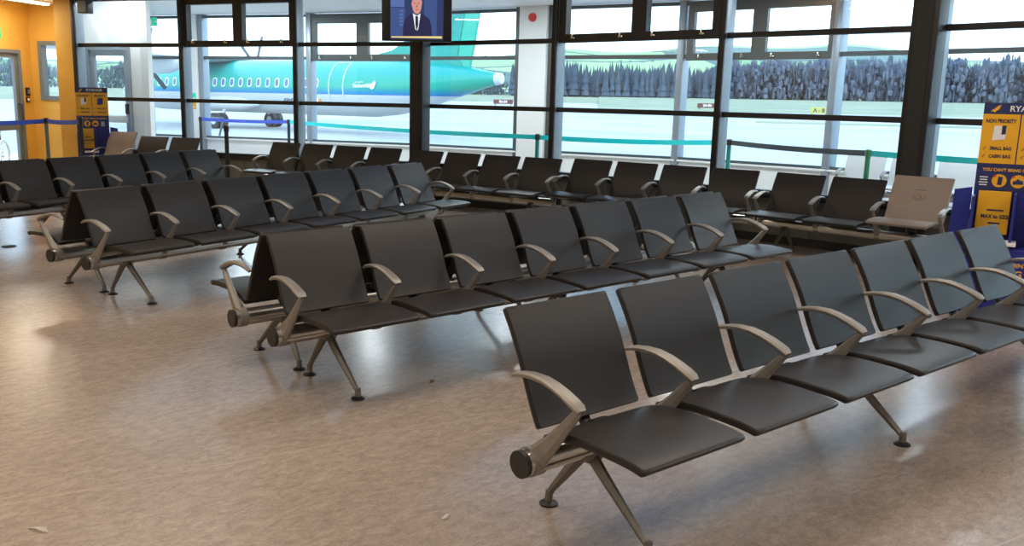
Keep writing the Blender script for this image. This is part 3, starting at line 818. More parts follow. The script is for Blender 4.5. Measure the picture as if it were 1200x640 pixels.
# ------------------------------------------------------------------ baggage display stands
def totem(label, loc, rotz, side=-1):
    t = thing('baggage_display', label, 'display stand', loc, rotz)
    W = .25
    bm = bmesh.new(); box(bm, -W, W, 0, .03, 0, 1.6, 0, .003); obj('backboard', mesh_from(bm, 'backboard', M_BLUE), t)
    bm = bmesh.new(); box(bm, -W, W, -.008, 0, 1.517, 1.6, 0, .001); hd = obj('header', mesh_from(bm, 'header', M_NAVY), t)
    lettering('RYANAIR', .06, M_TXTW, hd, (.045, -.009, 1.556), bold=.0012)
    bm = bmesh.new()   # winged harp emblem
    plate(bm, [(-.205, 1.532), (-.19, 1.55), (-.178, 1.556), (-.16, 1.575), (-.135, 1.586), (-.146, 1.568), (-.14, 1.566), (-.152, 1.553), (-.148, 1.55), (-.166, 1.54), (-.172, 1.528), (-.184, 1.53), (-.188, 1.538)], -.0105, -.008)
    obj('emblem', mesh_from(bm, 'emblem', M_YEL), hd)
    for sx, ttl, bagm in ((-1, 'NON PRIORITY', M_TXTW), (1, 'PRIORITY', M_BLUE)):
        x0, x1 = (-W, -.004) if sx < 0 else (.004, W)
        bm = bmesh.new(); box(bm, x0, x1, -.008, 0, 1.14, 1.515, 0, .001); pn = obj('panel', mesh_from(bm, 'panel', M_YEL), t)
        cx = (x0 + x1) / 2
        lettering(ttl, .040 if sx < 0 else .046, M_TXTN, pn, (cx, -.009, 1.462), bold=.0014, sx=.72 if sx < 0 else .9)
        bm = bmesh.new(); plate(bm, [(cx - .045, 1.315), (cx + .04, 1.325), (cx + .045, 1.405), (cx + .03, 1.43), (cx - .04, 1.425)], -.011, -.008)
        plate(bm, [(cx + .012, 1.36), (cx + .04, 1.365), (cx + .04, 1.43), (cx + .012, 1.43)], -.0125, -.011, 1)
        obj('bag_picture', mesh_from(bm, 'bag_picture', [bagm, M_TXTN]), pn)
        for zz, wd in ((1.255, 'SMALL BAG'), (1.195, 'CABIN BAG')):
            lettering(wd, .036, M_TXTN, pn, (cx + .018, -.009, zz), bold=.0012, sx=.78)
            bm = bmesh.new(); plate(bm, [(cx - .102, zz - .004), (cx - .094, zz - .012), (cx - .080, zz + .012), (cx - .084, zz + .014), (cx - .094, zz - .004)], -.0105, -.008)
            obj('tick_mark', mesh_from(bm, 'tick_mark', M_TXTN), pn)
    bm = bmesh.new(); box(bm, -W, W, -.008, 0, .935, 1.137, 0, .001); bd = obj('band', mesh_from(bm, 'band', M_NAVY), t)
    lettering("YOU CAN'T BRING ON BOARD", .032, M_YEL, bd, (0.0, -.009, 1.092), bold=.001, sx=.92)
    for k, cx in enumerate((-.09, .035)):
        bm = bmesh.new()
        plate(bm, [(cx + .05 * math.cos(2 * PI * i / 28), 1.01 + .05 * math.sin(2 * PI * i / 28)) for i in range(28)], -.011, -.008)
        if k == 0: plate(bm, [(cx - .012, .978), (cx + .018, .978), (cx + .022, 1.04), (cx - .008, 1.042)], -.0125, -.011, 1)
        else: plate(bm, [(cx - .034, .985), (cx + .034, .99), (cx + .03, 1.018), (cx + .008, 1.018), (cx + .006, 1.028), (cx - .01, 1.028), (cx - .012, 1.016), (cx - .034, 1.012)], -.0125, -.011, 1)
        plate(bm, [(cx - .045, 1.04), (cx - .03, 1.035), (cx - .022, 1.05), (cx - .034, 1.058)], -.0125, -.011, 2)
        obj('round_icon', mesh_from(bm, 'round_icon', [M_YEL, M_NAVY, M_RED]), bd)
    for cx in (-.195, .15):
        bm = bmesh.new()
        for r_, wd in enumerate((.055, .05, .06, .052)): box(bm, cx - wd / 2, cx + wd / 2, -.0095, -.008, 1.03 - r_ * .02, 1.038 - r_ * .02)
        obj('small_print', mesh_from(bm, 'small_print', M_TXTW), bd)
    # sizer body
    bm = bmesh.new()
    box(bm, -W, W, -.26, 0, 0, .52, 0, .004); box(bm, -W, -W + .018, -.26, 0, .52, .90, 0, .002); box(bm, .02, .038, -.26, 0, .52, .93, 0, .002); box(bm, W - .018, W, -.26, 0, .52, .93, 0, .002)
    obj('sizer_box', mesh_from(bm, 'sizer_box', M_BLUE), t)
    bm = bmesh.new(); plate(bm, [(side * (W + .15), .0), (side * (W + .01), .0), (side * (W + .01), .955), (side * (W + .13), .93)][::side], -.05, -.03); obj('side_wing', mesh_from(bm, 'side_wing', M_BLUE), t)
    bm = bmesh.new(); box(bm, -.215, .005, -.05, -.01, .60, .93, 0, .003); sp = obj('sizer_panel', mesh_from(bm, 'sizer_panel', M_YEL), t)
    lettering('MAX to SIZE', .04, M_TXTN, sp, (-.09, -.052, .735), bold=.0012, sx=.85)
    for zz, wd in ((.785, .11), (.685, .08)):
        bm = bmesh.new(); box(bm, -.09 - wd / 2, -.09 + wd / 2, -.0525, -.05, zz - .006, zz + .006); obj('small_print', mesh_from(bm, 'small_print', M_TXTN), sp)
    bm = bmesh.new(); box(bm, -.15, .07, -.30, -.12, .545, .57, 0, .003); obj('shelf', mesh_from(bm, 'shelf', M_WHITE), t)
    lettering('CABIN', .045, M_YEL, t, (.07, -.2615, .40), bold=.0012); lettering('BAG', .065, M_YEL, t, (.07, -.2615, .335), bold=.002)
    return t
totem('blue and yellow baggage size display at the right edge beside the beige priority seat', (7.50, 2.845, 0), -1.2)
totem('blue and yellow baggage size display at the far left in front of the ochre pier', (4.20, 15.62, 0), -.27, 1)

# ------------------------------------------------------------------ barrier posts
def post(label, loc, mat, h=1.0, belt=None, bmat=None, zb=None, sag=.02, r=.032):
    t = thing('barrier_post', label, 'barrier post', loc)
    bm = bmesh.new(); cyl(bm, (0, 0, 0), (0, 0, .018), .17, .16, 32); cyl(bm, (0, 0, .018), (0, 0, .03), .15, .05, 32); obj('base', mesh_from(bm, 'base', M_BLACK, 40), t)
    bm = bmesh.new(); cyl(bm, (0, 0, .025), (0, 0, h - .09), r, r, 20); obj('tube', mesh_from(bm, 'tube', mat, 40), t)
    bm = bmesh.new(); cyl(bm, (0, 0, h - .09), (0, 0, h - .012), r * 1.25, r * 1.25, 20); cyl(bm, (0, 0, h - .012), (0, 0, h), r * 1.2, r * .9, 20); obj('belt_head', mesh_from(bm, 'belt_head', M_BLACK if mat is not M_POSTG else mat, 40), t)
    if belt:
        dx, dy, dz = belt[0] - loc[0], belt[1] - loc[1], (belt[2] if len(belt) > 2 else 0)
        L = math.hypot(dx, dy); nx, ny = -dy / L, dx / L
        bm = bmesh.new(); N = 16; rows = []
        for i in range(N + 1):
            u = .03 / L + i / N * (1 - .075 / L); s = -sag * 4 * u * (1 - u)
            zc = h - .05 + s + dz * u
            rows.append([bm.verts.new((dx * u + nx * o, dy * u + ny * o, zc + q)) for o, q in ((-.0012, -.036), (.0012, -.036), (.0012, .036), (-.0012, .036))])
        for A, B in zip(rows, rows[1:]):
            for k in range(4): bm.faces.new((A[k], A[(k + 1) % 4], B[(k + 1) % 4], B[k]))
        bm.faces.new(rows[0][::-1]); bm.faces.new(rows[-1])
        obj('belt', mesh_from(bm, 'belt', bmat), t)
    return t
post('black barrier post without a belt standing by the windows behind the farthest double row', (5.40, 12.92, 0), M_BLACK, 1.07)
post('grey green barrier post with a blue belt in front of the yellow lobby', (3.60, 16.2, 0), M_POSTS, 1.085, (3.85, 15.02, .03), M_BELTB)
post('black barrier post at the left side of the far display stand', (3.85, 15.02, 0), M_BLACK, 1.14)
post('barrier post at the left edge carrying a blue belt across the yellow lobby', (2.0, 15.4, 0), M_POSTS, 1.085, (3.60, 16.2, 0), M_BELTB)
P1, P2, P3, P4, P5 = (8.0, 19.0), (8.5, 17.10), (9.35, 10.30), (11.25, 8.16), (11.0, 5.90)
def ang_pos(px, py): return (px, py, 0)
post('dark barrier post with a blue belt at the left end of the glazed corridor', ang_pos(7.55, 19.5), M_DKMETAL, 1.0, (8.72, 17.5), M_BELTB)
post('dark barrier post beyond the glass where the blue belt meets the teal belt', ang_pos(8.72, 17.5), M_DKMETAL, 1.0, (9.5, 10.46), M_BELTT, sag=.03)
post('teal barrier post in front of the white column outside the glass', ang_pos(9.5, 10.46), M_POSTT, 1.0, (11.35, 8.23), M_BELTT, sag=.03)
post('teal barrier post outside the glass where the dark belt begins', ang_pos(11.35, 8.23), M_POSTT, 1.0, (10.89, 5.82), M_BELTD, sag=.02)
post('bright green barrier post outside the glass behind the last black window seat', ang_pos(10.89, 5.82), M_POSTG, 1.0, (11.3, 2.6), M_BELTT, sag=.02)

# ------------------------------------------------------------------ wheelchair behind the glazed door
def wheelchair():
    t = thing('wheelchair', 'wheelchair with white spoked wheels behind the glazed door at the left edge', 'wheelchair', (3.12, 18.9, 0), -.5)
    for s in (-1, 1):
        w = obj('wheel', None, t) if False else None
        bm = bmesh.new()
        tube(bm, [(s * .29, .29 * math.cos(2 * PI * i / 32), .30 + .29 * math.sin(2 * PI * i / 32)) for i in range(32)], .016, 8, True)
        wh = obj('wheel', mesh_from(bm, 'wheel', M_TXTW, 60), t)
        bm = bmesh.new(); tube(bm, [(s * .325, .25 * math.cos(2 * PI * i / 32), .30 + .25 * math.sin(2 * PI * i / 32)) for i in range(32)], .009, 6, True); obj('push_rim', mesh_from(bm, 'push_rim', M_STEEL, 60), wh)
        bm = bmesh.new()
        for i in range(16):
            a = 2 * PI * i / 16; cyl(bm, (s * .28, 0, .30), (s * .29, .28 * math.cos(a), .30 + .28 * math.sin(a)), .003, .003, 5)
        cyl(bm, (s * .25, 0, .30), (s * .31, 0, .30), .03, .03, 14); obj('spokes', mesh_from(bm, 'spokes', M_STEEL, 60), wh)
        bm = bmesh.new(); cyl(bm, (s * .22 - .015, -.38, .09), (s * .22 + .015, -.38, .09), .09, .09, 20); obj('caster', mesh_from(bm, 'caster', M_RUB, 40), t)
    bm = bmesh.new()
    for s in (-1, 1):
        tube(bm, [(s * .22, .22, .95), (s * .22, .18, .90), (s * .22, .15, .50), (s * .22, -.28, .50), (s * .22, -.42, .42), (s * .20, -.52, .14)], .012)
        tube(bm, [(s * .22, .15, .70), (s * .22, -.16, .70), (s * .22, -.2, .5)], .012); tube(bm, [(s * .22, .12, .3), (s * .22, -.36, .3), (s * .22, -.38, .1)], .012); tube(bm, [(s * .22, .0, .5), (s * .22, .0, .30)], .012)
    tube(bm, [(-.22, 0, .30), (.22, 0, .30)], .012)
    obj('frame', mesh_from(bm, 'wheelchair_frame', M_STEEL, 60), t)
    bm = bmesh.new(); box(bm, -.21, .21, -.28, .14, .50, .54, 0, .012); obj('seat', mesh_from(bm, 'wc_seat', M_BLACK, 40), t)
    bm = bmesh.new(); box(bm, -.21, .21, .14, .165, .54, .88, 0, .01); obj('backrest', mesh_from(bm, 'wc_back', M_BLACK, 40), t)
    bm = bmesh.new(); box(bm, -.19, -.02, -.6, -.48, .12, .135, 0, .004); box(bm, .02, .19, -.6, -.48, .12, .135, 0, .004); obj('footrest', mesh_from(bm, 'footrest', M_BLACK), t)
wheelchair()

# ------------------------------------------------------------------ outdoors
bm = bmesh.new(); prism(bm, [(-400, -200), (600, -400), (600, 500), (-400, 600)], -1.0, -.5); struct('apron', mesh_from(bm, 'apron', M_APRON))
def az_pt(az, D): a = math.radians(az); return (D * math.cos(a), D * math.sin(a))
def sector(az0, az1, D0, D1, n=40):
    return [az_pt(az0 + (az1 - az0) * i / n, D0) for i in range(n + 1)] + [az_pt(az1 + (az0 - az1) * i / n, D1) for i in range(n + 1)]
def ground_patch(name, az0, az1, D0, D1, z0, z1, mat, nA=60, nD=6):
    bm = bmesh.new(); g = []
    for i in range(nA + 1):
        az = az0 + (az1 - az0) * i / nA; row = []
        for j in range(nD + 1):
            u = j / nD; D = D0 + (D1 - D0) * u
            x, y = az_pt(az, D); row.append(bm.verts.new((x, y, z0 + (z1 - z0) * u)))
        g.append(row)
    for i in range(nA):
        for j in range(nD): bm.faces.new((g[i][j], g[i][j + 1], g[i + 1][j + 1], g[i + 1][j]))
    struct(name, mesh_from(bm, name, mat))
ground_patch('grass_strip_near', -10, 34.5, 84, 92, -.49, -.49, M_GRASS, 40, 2)
ground_patch('grass_field', -25, 44, 150, 620, -.48, 2.2, M_GRASS)
ground_patch('grass_field_far', 44, 57, 260, 620, -.48, 2.2, M_GRASS)
ground_patch('grass_field_left', 57, 125, 170, 620, -.48, 2.2, M_GRASS)
def hill(name, az0, az1, D0, D1, hfun, mat, nA=120, nD=24):
    bm = bmesh.new(); g = []
    for i in range(nA + 1):
        az = az0 + (az1 - az0) * i / nA; row = []
        for j in range(nD + 1):
            u = j / nD; D = D0 + (D1 - D0) * u; x, y = az_pt(az, D)
            row.append(bm.verts.new((x, y, 1.5 + hfun(az) * (.5 - .5 * math.cos(PI * min(u * 1.25, 1))))))
        g.append(row)
    for i in range(nA):
        for j in range(nD): bm.faces.new((g[i][j], g[i][j + 1], g[i + 1][j + 1], g[i + 1][j]))
    struct(name, mesh_from(bm, name, mat, 60))
hill('hill_near', -25, 125, 610, 1700, lambda a: 74 + 5 * math.sin(a * .23 + .6) + 3 * math.sin(a * .71) - max(0, min(30 - a, 12)) * 2.2 - max(0, min(a - 46, 14)) * 2.3, M_HILL)
hill('hill_far', -25, 125, 1700, 3200, lambda a: 120 + 18 * math.sin(a * .16 + 2.2) - max(0, min(a - 40, 25)) * 2.4, M_HILLWOOD)

_ico = bmesh.new(); bmesh.ops.create_icosphere(_ico, subdivisions=1, radius=1.0)
_ico.verts.ensure_lookup_table(); ICO_V = [tuple(v.co) for v in _ico.verts]; ICO_F = [tuple(v.index for v in f.verts) for f in _ico.faces]; _ico.free()
def woodland(name, label, az0, az1, D0, D1, n, hmin, hmax, mat, conif, z0=1.0):
    V = []; Fc = []; rnd = random.Random(len(name) * 13)
    def cone(x, y, za, zb, r, k=7):
        b = len(V); ph = rnd.uniform(0, 6)
        for i in range(k):
            a = 2 * PI * i / k + ph; rr = r * rnd.uniform(.8, 1.2); V.append((x + rr * math.cos(a), y + rr * math.sin(a), za))
        V.append((x, y, zb))
        for i in range(k): Fc.append((b + i, b + (i + 1) % k, b + k))
    def blob(x, y, z, rx, rz):
        b = len(V)
        for v in ICO_V:
            q = rnd.uniform(.72, 1.3); V.append((x + v[0] * rx * q, y + v[1] * rx * q, z + v[2] * rz * q))
        for f in ICO_F: Fc.append(tuple(b + k for k in f))
    for _ in range(n):
        az = rnd.uniform(az0, az1); D = rnd.uniform(D0, D1); x, y = az_pt(az, D)
        h = rnd.uniform(hmin, hmax) * (.93 + .07 * math.sin(az * 2.1))
        if conif:
            r = h * rnd.uniform(.11, .17)
            cone(x, y, z0 - .5, z0 + h * .3, .4, 5)
            for s0, s1, rr in ((.05, .5, 1.0), (.22, .68, .82), (.42, .85, .6), (.6, 1.0, .38)): cone(x, y, z0 + h * s0, z0 + h * s1, r * rr)
        else:
            cone(x, y, z0 - .5, z0 + h * .7, .35, 5)
            for _k in range(12):
                u = rnd.uniform(.05, .88); w_ = .16 * (1 - .5 * u); blob(x + rnd.uniform(-w_, w_) * h, y + rnd.uniform(-w_, w_) * h, z0 + h * u, h * rnd.uniform(.03, .06), h * rnd.uniform(.06, .13))
            for _k in range(12):
                q = rnd.uniform(-.13, .13) * h; cone(x + q, y + rnd.uniform(-1, 1), z0 + h * rnd.uniform(.4, .8), z0 + h * rnd.uniform(.86, 1.06), h * rnd.uniform(.008, .02), 4)
    me = bpy.data.meshes.new(name); me.from_pydata(V, [], Fc); me.update(); me.materials.append(mat)
    tag(obj(name, me), label, 'trees', kind='stuff')
woodland('conifer_wood', 'dark conifer wood along the far edge of the airfield', 36.2, 49.5, 470, 530, 520, 15, 20, M_PINE, True)
woodland('bare_wood', 'blue grey leafless wood along the far right edge of the airfield', -10, 36.0, 470, 530, 1100, 18, 24, M_BARE, False)
woodland('far_left_wood', 'dark trees beyond the airfield behind the aircraft tail', 49.8, 110, 500, 560, 700, 10, 17, M_HILLWOOD, False)
def hill_trees():
    V = []; Fc = []; rnd = random.Random(4)
    for (az0, az1, D, z, n) in ((36, 46, 1480, 68, 70), (30, 36, 1450, 66, 40), (44, 52, 1250, 50, 40), (28, 44, 1000, 38, 60), (14, 27, 1250, 40, 60)):
        for _ in range(n):
            az = rnd.uniform(az0, az1); x, y = az_pt(az, D + (az - az0) * 8 + rnd.uniform(-10, 10)); r = rnd.uniform(2, 4.5); b = len(V)
            for v in ICO_V:
                q = r * rnd.uniform(.7, 1.2); V.append((x + v[0] * q, y + v[1] * q, z + r * .5 + v[2] * q))
            for f in ICO_F: Fc.append(tuple(b + k for k in f))
    me = bpy.data.meshes.new('hedgerow_trees'); me.from_pydata(V, [], Fc); me.update(); me.materials.append(M_HILLWOOD)
    tag(obj('hedgerow_trees', me), 'hedgerow trees scattered between the fields on the hills', 'trees', kind='stuff')
hill_trees()
def ground_trolley():
    t = thing('ground_trolley', 'small wheeled trolley with a slanted handle under the aircraft wing', 'trolley', (10.9, 28.1, -.5), -.75)
    bm = bmesh.new(); tube(bm, [(-.55, 0, .35), (-.55, 0, 1.18), (.75, 0, 1.2)], .035); tube(bm, [(.75, 0, 1.2), (.45, 0, .1)], .035); tube(bm, [(-.55, 0, .35), (.5, 0, .35)], .035)
    obj('frame', mesh_from(bm, 'trolley_frame', M_OUTFR, 50), t)
    for y in (-.3, .3):
        bm = bmesh.new(); cyl(bm, (-.5, y - .06, .30), (-.5, y + .06, .30), .30, .30, 24); cyl(bm, (-.5, y - .065, .30), (-.5, y + .065, .30), .13, .13, 16, mat=1); obj('wheel', mesh_from(bm, 'trolley_wheel', [M_RUB, M_PG], 40), t)
    bm = bmesh.new(); cyl(bm, (-.5, -.3, .3), (-.5, .3, .3), .03, .03, 10); box(bm, -.6, -.1, -.28, .28, .36, .44, 0, .01); obj('bed', mesh_from(bm, 'bed', M_PG, 40), t)
ground_trolley()

# airfield direction signs
M_SIGNR = simple('sign_dark_red', (.14, .035, .03), .5)
def air_sign(label, az, D, w, h, mat, txtmat, n, txt):
    x, y = az_pt(az, D)
    t = thing('airfield_sign', label, 'sign', (x, y, -.45), math.radians(az) - PI / 2)
    bm = bmesh.new(); box(bm, -w / 2, w / 2, -.15, .15, .35, .35 + h, 0, .03); obj('board', mesh_from(bm, 'board', mat), t)
    for lx in (-w * .4, w * .4):
        bm = bmesh.new(); cyl(bm, (lx, 0, 0), (lx, 0, .4), .06, .06, 8); obj('leg', mesh_from(bm, 'sign_leg', M_DKMETAL), t)
    lettering(txt, h * .8, txtmat, t, (0, -.16, .35 + h / 2), bold=.02)
air_sign('long red airfield sign on the grass seen through the middle windows', 37.4, 165, 3.4, .8, M_SIGNR, M_TXTW, 5, '24-06')
air_sign('red airfield sign to the right of the aircraft tail', 50.0, 168, 3.6, .8, M_SIGNR, M_TXTW, 5, '06-24')
air_sign('yellow airfield sign on the grass seen through the right windows', 31.0, 120, 2.0, .8, simple('sign_yellow', (.42, .40, .10), .5), M_TXTN, 4, 'A - B')

# ------------------------------------------------------------------ parked turboprop airliner
def plane_mat():
    m, nt, b = new_mat('airliner_livery')
    tc = nt.nodes.new('ShaderNodeTexCoord'); sx = nt.nodes.new('ShaderNodeSeparateXYZ'); nt.links.new(tc.outputs['Object'], sx.inputs[0])
    r = nt.nodes.new('ShaderNodeValToRGB'); r.color_ramp.interpolation = 'LINEAR'
    mr = nt.nodes.new('ShaderNodeMapRange'); mr.inputs[1].default_value = -1.5; mr.inputs[2].default_value = 1.5
    nt.links.new(sx.outputs['Z'], mr.inputs[0]); nt.links.new(mr.outputs[0], r.inputs['Fac'])
    def P(z): return (z + 1.5) / 3
    els = [(P(-.34), (.47, .49, .50)), (P(-.335), (.008, .14, .42)), (P(-.15), (.005, .23, .31)), (P(.05), (.014, .30, .21)), (P(.4), (.006, .29, .22)), (P(.8), (.005, .28, .26))]
    while len(r.color_ramp.elements) < len(els): r.color_ramp.elements.new(.5)
    for e, (p, c) in zip(r.color_ramp.elements, els): e.position = p; e.color = (*c, 1)
    nt.links.new(r.outputs['Color'], b.inputs['Base Color']); b.inputs['Roughness'].default_value = .3
    return m
M_PLANE = plane_mat()
M_TEAL = simple('fin_teal', (.008, .27, .22), .35); M_TEALL = simple('fin_light_teal', (.03, .36, .25), .35); M_PW = simple('aircraft_white', (.48, .50, .51), .35)
M_WINF = simple('cabin_window_surround', (.62, .68, .78), .4); M_WING = simple('cabin_window_glass', (.11, .13, .28), .2)
ZAX = 2.30       # height of the fuselage axis above the apron
def airliner():
    # local frame: +x towards the nose, y to port (towards the terminal), origin on the ground below the main gear
    dirx = Vector((-.94, .0)); 
    Fh = Vector((F.x, F.y)).normalized(); Rh = Vector((R.x, R.y)).normalized()
    base = Fh * 46 + Rh * (-4.76)
    ux = (-Rh * .819 + Fh * .574)               # tail -> nose
    s_gear = 9.1
    org = base + ux * s_gear
    t = thing('airliner', 'teal and white propeller airliner parked outside the left windows', 'aircraft', (org.x, org.y, -.5), math.atan2(ux.y, ux.x))
    tail = -(s_gear + 7.95)                     # x of the tail tip
    nose = tail + 28.3
    def X(s): return s - s_gear - 1.05
    st = [(tail, .16, .52, .18), (tail + .25, .27, .50, .3), (tail + 1.2, .50, .46, .55), (tail + 2.6, .80, .36, .85), (tail + 4.2, 1.12, .20, 1.14), (tail + 5.8, 1.34, .07, 1.33), (tail + 7.4, 1.435, 0, 1.43), (tail + 9, 1.435, 0, 1.435),
          (tail + 13, 1.435, 0, 1.435), (tail + 17, 1.435, 0, 1.435), (tail + 22.3, 1.435, 0, 1.435), (tail + 24.4, 1.36, -.05, 1.38), (tail + 26, 1.12, -.18, 1.15), (tail + 27.2, .78, -.32, .8), (tail + 28.0, .42, -.42, .42), (nose, .08, -.48, .08)]
    bm = bmesh.new(); rings = []; N = 40
    for x, rz, dz, ry in st:
        rings.append([bm.verts.new((x, ry * math.cos(2 * PI * k / N), dz + rz * math.sin(2 * PI * k / N))) for k in range(N)])
    for A, B in zip(rings, rings[1:]):
        for k in range(N): bm.faces.new((A[k], A[(k + 1) % N], B[(k + 1) % N], B[k]))
    bm.faces.new(rings[0]); bm.faces.new(rings[-1][::-1])
    fus = obj('fuselage', mesh_from(bm, 'fuselage', M_PLANE, 40), t, (0, 0, ZAX))
    # white tail cone lens
    bm = bmesh.new(); cyl(bm, (tail - .06, 0, .52), (tail + .22, 0, .50), .24, .30, 24); obj('tail_cone', mesh_from(bm, 'tail_cone', M_PW, 40), t, (0, 0, ZAX))
    def ry_at(z): return math.sqrt(max(1.435 ** 2 - z * z, .01))
    # cabin windows (port side)
    wz = .22
    for k in range(24):
        x = X(3.34) + k * .705
        if x > nose - 4: break
        y = ry_at(wz)
        bm = bmesh.new()
        def oval(rx, rz, y0, y1, mat): 
            A = [bm.verts.new((rx * math.copysign(abs(math.cos(2 * PI * i / 20)) ** .7, math.cos(2 * PI * i / 20)), y0, rz * math.copysign(abs(math.sin(2 * PI * i / 20)) ** .7, math.sin(2 * PI * i / 20)))) for i in range(20)]
            B = [bm.verts.new((v.co.x, y1, v.co.z)) for v in A]
            bm.faces.new(A).material_index = mat; bm.faces.new(B).material_index = mat
            for i in range(20): bm.faces.new((A[i], A[(i + 1) % 20], B[(i + 1) % 20], B[i])).material_index = mat
        oval(.17, .25, -.05, .012, 0); oval(.115, .19, -.04, .02, 1)
        obj('cabin_window', mesh_from(bm, 'cabin_window', [M_WINF, M_WING]), fus, (x, y, wz), rot=(math.atan2(wz, y), 0, 0))
    # rear passenger door outline
    bm = bmesh.new()
    def arcpt(x, a): return (x, 1.442 * math.cos(a), 1.442 * math.sin(a))
    x0, x1 = X(1.49), X(2.45)
    a0, a1 = math.radians(-30), math.radians(58)
    path = [arcpt(x1, a0 + (a1 - a0) * i / 14) for i in range(15)] + [arcpt(x1 + (x0 - x1) * i / 4, a1) for i in range(1, 4)] + [arcpt(x0, a1 + (a0 - a1) * i / 14) for i in range(15)]
    tube(bm, path, .035, 6); obj('door_outline', mesh_from(bm, 'door_outline', M_PW, 60), fus)
    # lettering on the rear fuselage
    def fus_text(s, size, mat, x, z, bold=.0):
        y = ry_at(z) * .985 + .02 if x > tail + 7.4 else None
        rr = 1.435 if x > tail + 7.3 else 1.428
        y = math.sqrt(max(rr * rr - z * z, .01)) + .02
        o = obj('lettering', text_mesh(s, size, mat, .004, 'CENTER', bold), fus, (x, y, z)); o.rotation_euler = (PI / 2 - math.atan2(z, y) * -1, 0, PI)
        o.rotation_euler = (PI / 2 + math.atan2(z, y) * -1 * -1, 0, PI); return o
    fus_text('operated by', .12, M_TXTW, X(.45), .29); fus_text('StobartAIR', .25, M_TXTW, X(.24), .11, .008)
    bm = bmesh.new()
    y = ry_at(0)
    plate(bm, [(X(-.50), -.02), (X(-.38), -.06), (X(-.26), .02), (X(-.28), .16), (X(-.40), .22), (X(-.58), .36), (X(-.62), .2)], y - .06, y + .01)
    obj('leaf_emblem', mesh_from(bm, 'leaf_emblem', M_TXTW), fus)
    fus_text('EI-FAT', .46, M_TXTN, X(5.1), -.62, .012)
    bm = bmesh.new(); y = ry_at(-.55)
    for k, mt in enumerate((0, 1, 2)): box(bm, X(3.6) - k * .17, X(3.6) - k * .17 - .135, y - .06, y - .01, -.72, -.56, mt)
    obj('flag_decal', mesh_from(bm, 'flag_decal', [M_POSTG, M_TXTW, simple('flag_orange', (.7, .2, .02), .5)]), fus)
    # fin with rudder and dorsal fillet
    def fin(poly, th, mat, name):
        bm = bmesh.new(); plate(bm, poly, -th, th); o = obj(name, mesh_from(bm, name, mat), t, (0, 0, ZAX))
        return o
    fin([(tail + 1.9, .80), (tail + 2.35, 1.6), (tail + 1.65, 5.2), (tail + 3.6, 5.2), (tail + 5.6, 2.2), (tail + 6.3, 1.85), (tail + 8.6, 1.40), (tail + 8.8, 1.2), (tail + 4, .9)], .14, M_TEAL, 'tail_fin')
    fin([(tail + 1.75, .85), (tail + 2.45, .85), (tail + 2.5, 1.9), (tail + 2.0, 5.1), (tail + .95, 5.1), (tail + 1.5, 2.0)], .10, M_TEALL, 'rudder')
    bm = bmesh.new()
    for s in (1, -1):
        A = [(tail + 3.0, 0), (tail + 1.2, 0), (tail + 1.0, s * 3.6), (tail + 2.0, s * 3.6)]
        prism(bm, A, 5.15, 5.32)
    obj('tailplane', mesh_from(bm, 'tailplane', M_PW), t, (0, 0, ZAX))
    # wing, nacelles, propellers
    bm = bmesh.new()
    for s in (1, -1):
        secs = []
        for yy, c0, c1, zz in ((0, -1.5, 1.15, 1.50), (s * 4.9, -1.45, 1.10, 1.52), (s * 13.5, -.85, .75, 1.80)):
            ring = []
            for i in range(16):
                a = 2 * PI * i / 16
                xx = (c0 + c1) / 2 + (c1 - c0) / 2 * math.cos(a); ring.append(bm.verts.new((xx + 1.9, yy, zz + .17 * math.sin(a) * (1 if abs(yy) < 6 else .5))))
            secs.append(ring)
        for A, B in zip(secs, secs[1:]):
            for i in range(16): bm.faces.new((A[i], A[(i + 1) % 16], B[(i + 1) % 16], B[i]))
        bm.faces.new(secs[-1])
    obj('wing', mesh_from(bm, 'wing', M_PW, 40), t, (0, 0, ZAX))
    for s in (1, -1):
        bm = bmesh.new(); rings = []
        for x, r, dz in ((-2.2, .15, 1.3), (-1.0, .42, 1.25), (.6, .56, 1.18), (2.2, .56, 1.15), (3.1, .50, 1.2), (3.7, .36, 1.25)):
            x = (x + 2.2) * .6 - .2
            rings.append([bm.verts.new((x, s * 4.05 + r * .85 * math.cos(2 * PI * k / 24), dz + r * math.sin(2 * PI * k / 24))) for k in range(24)])
        for A, B in zip(rings, rings[1:]):
            for k in range(24): bm.faces.new((A[k], A[(k + 1) % 24], B[(k + 1) % 24], B[k]))
        bm.faces.new(rings[0]); bm.faces.new(rings[-1])
        nc = obj('engine_nacelle', mesh_from(bm, 'nacelle', M_PW, 40), t, (0, 0, ZAX))
        bm = bmesh.new(); cyl(bm, (3.34, s * 4.05, 1.25), (3.9, s * 4.05, 1.25), .30, .05, 20)
        for k in range(6):
            a = 2 * PI * k / 6 + .3; c, sn = math.cos(a), math.sin(a)
            n0 = len(bm.verts); box(bm, -.05, .05, -.12, .12, .2, 1.95, 0, .02); bm.verts.ensure_lookup_table()
            Mr = Matrix.Translation((3.6, s * 4.05, 1.25)) @ Matrix.Rotation(a, 4, 'X') @ Matrix.Rotation(.5, 4, 'Z')
            for v in list(bm.verts)[n0:]: v.co = Mr @ v.co
        obj('propeller', mesh_from(bm, 'propeller', M_OUTFR, 40), nc)
        # main gear
        bm = bmesh.new(); cyl(bm, (0, s * 1.3, 1.35), (0, s * 2.05, .42), .12, .10, 12); g = obj('landing_gear', mesh_from(bm, 'landing_gear', M_PG, 40), t)
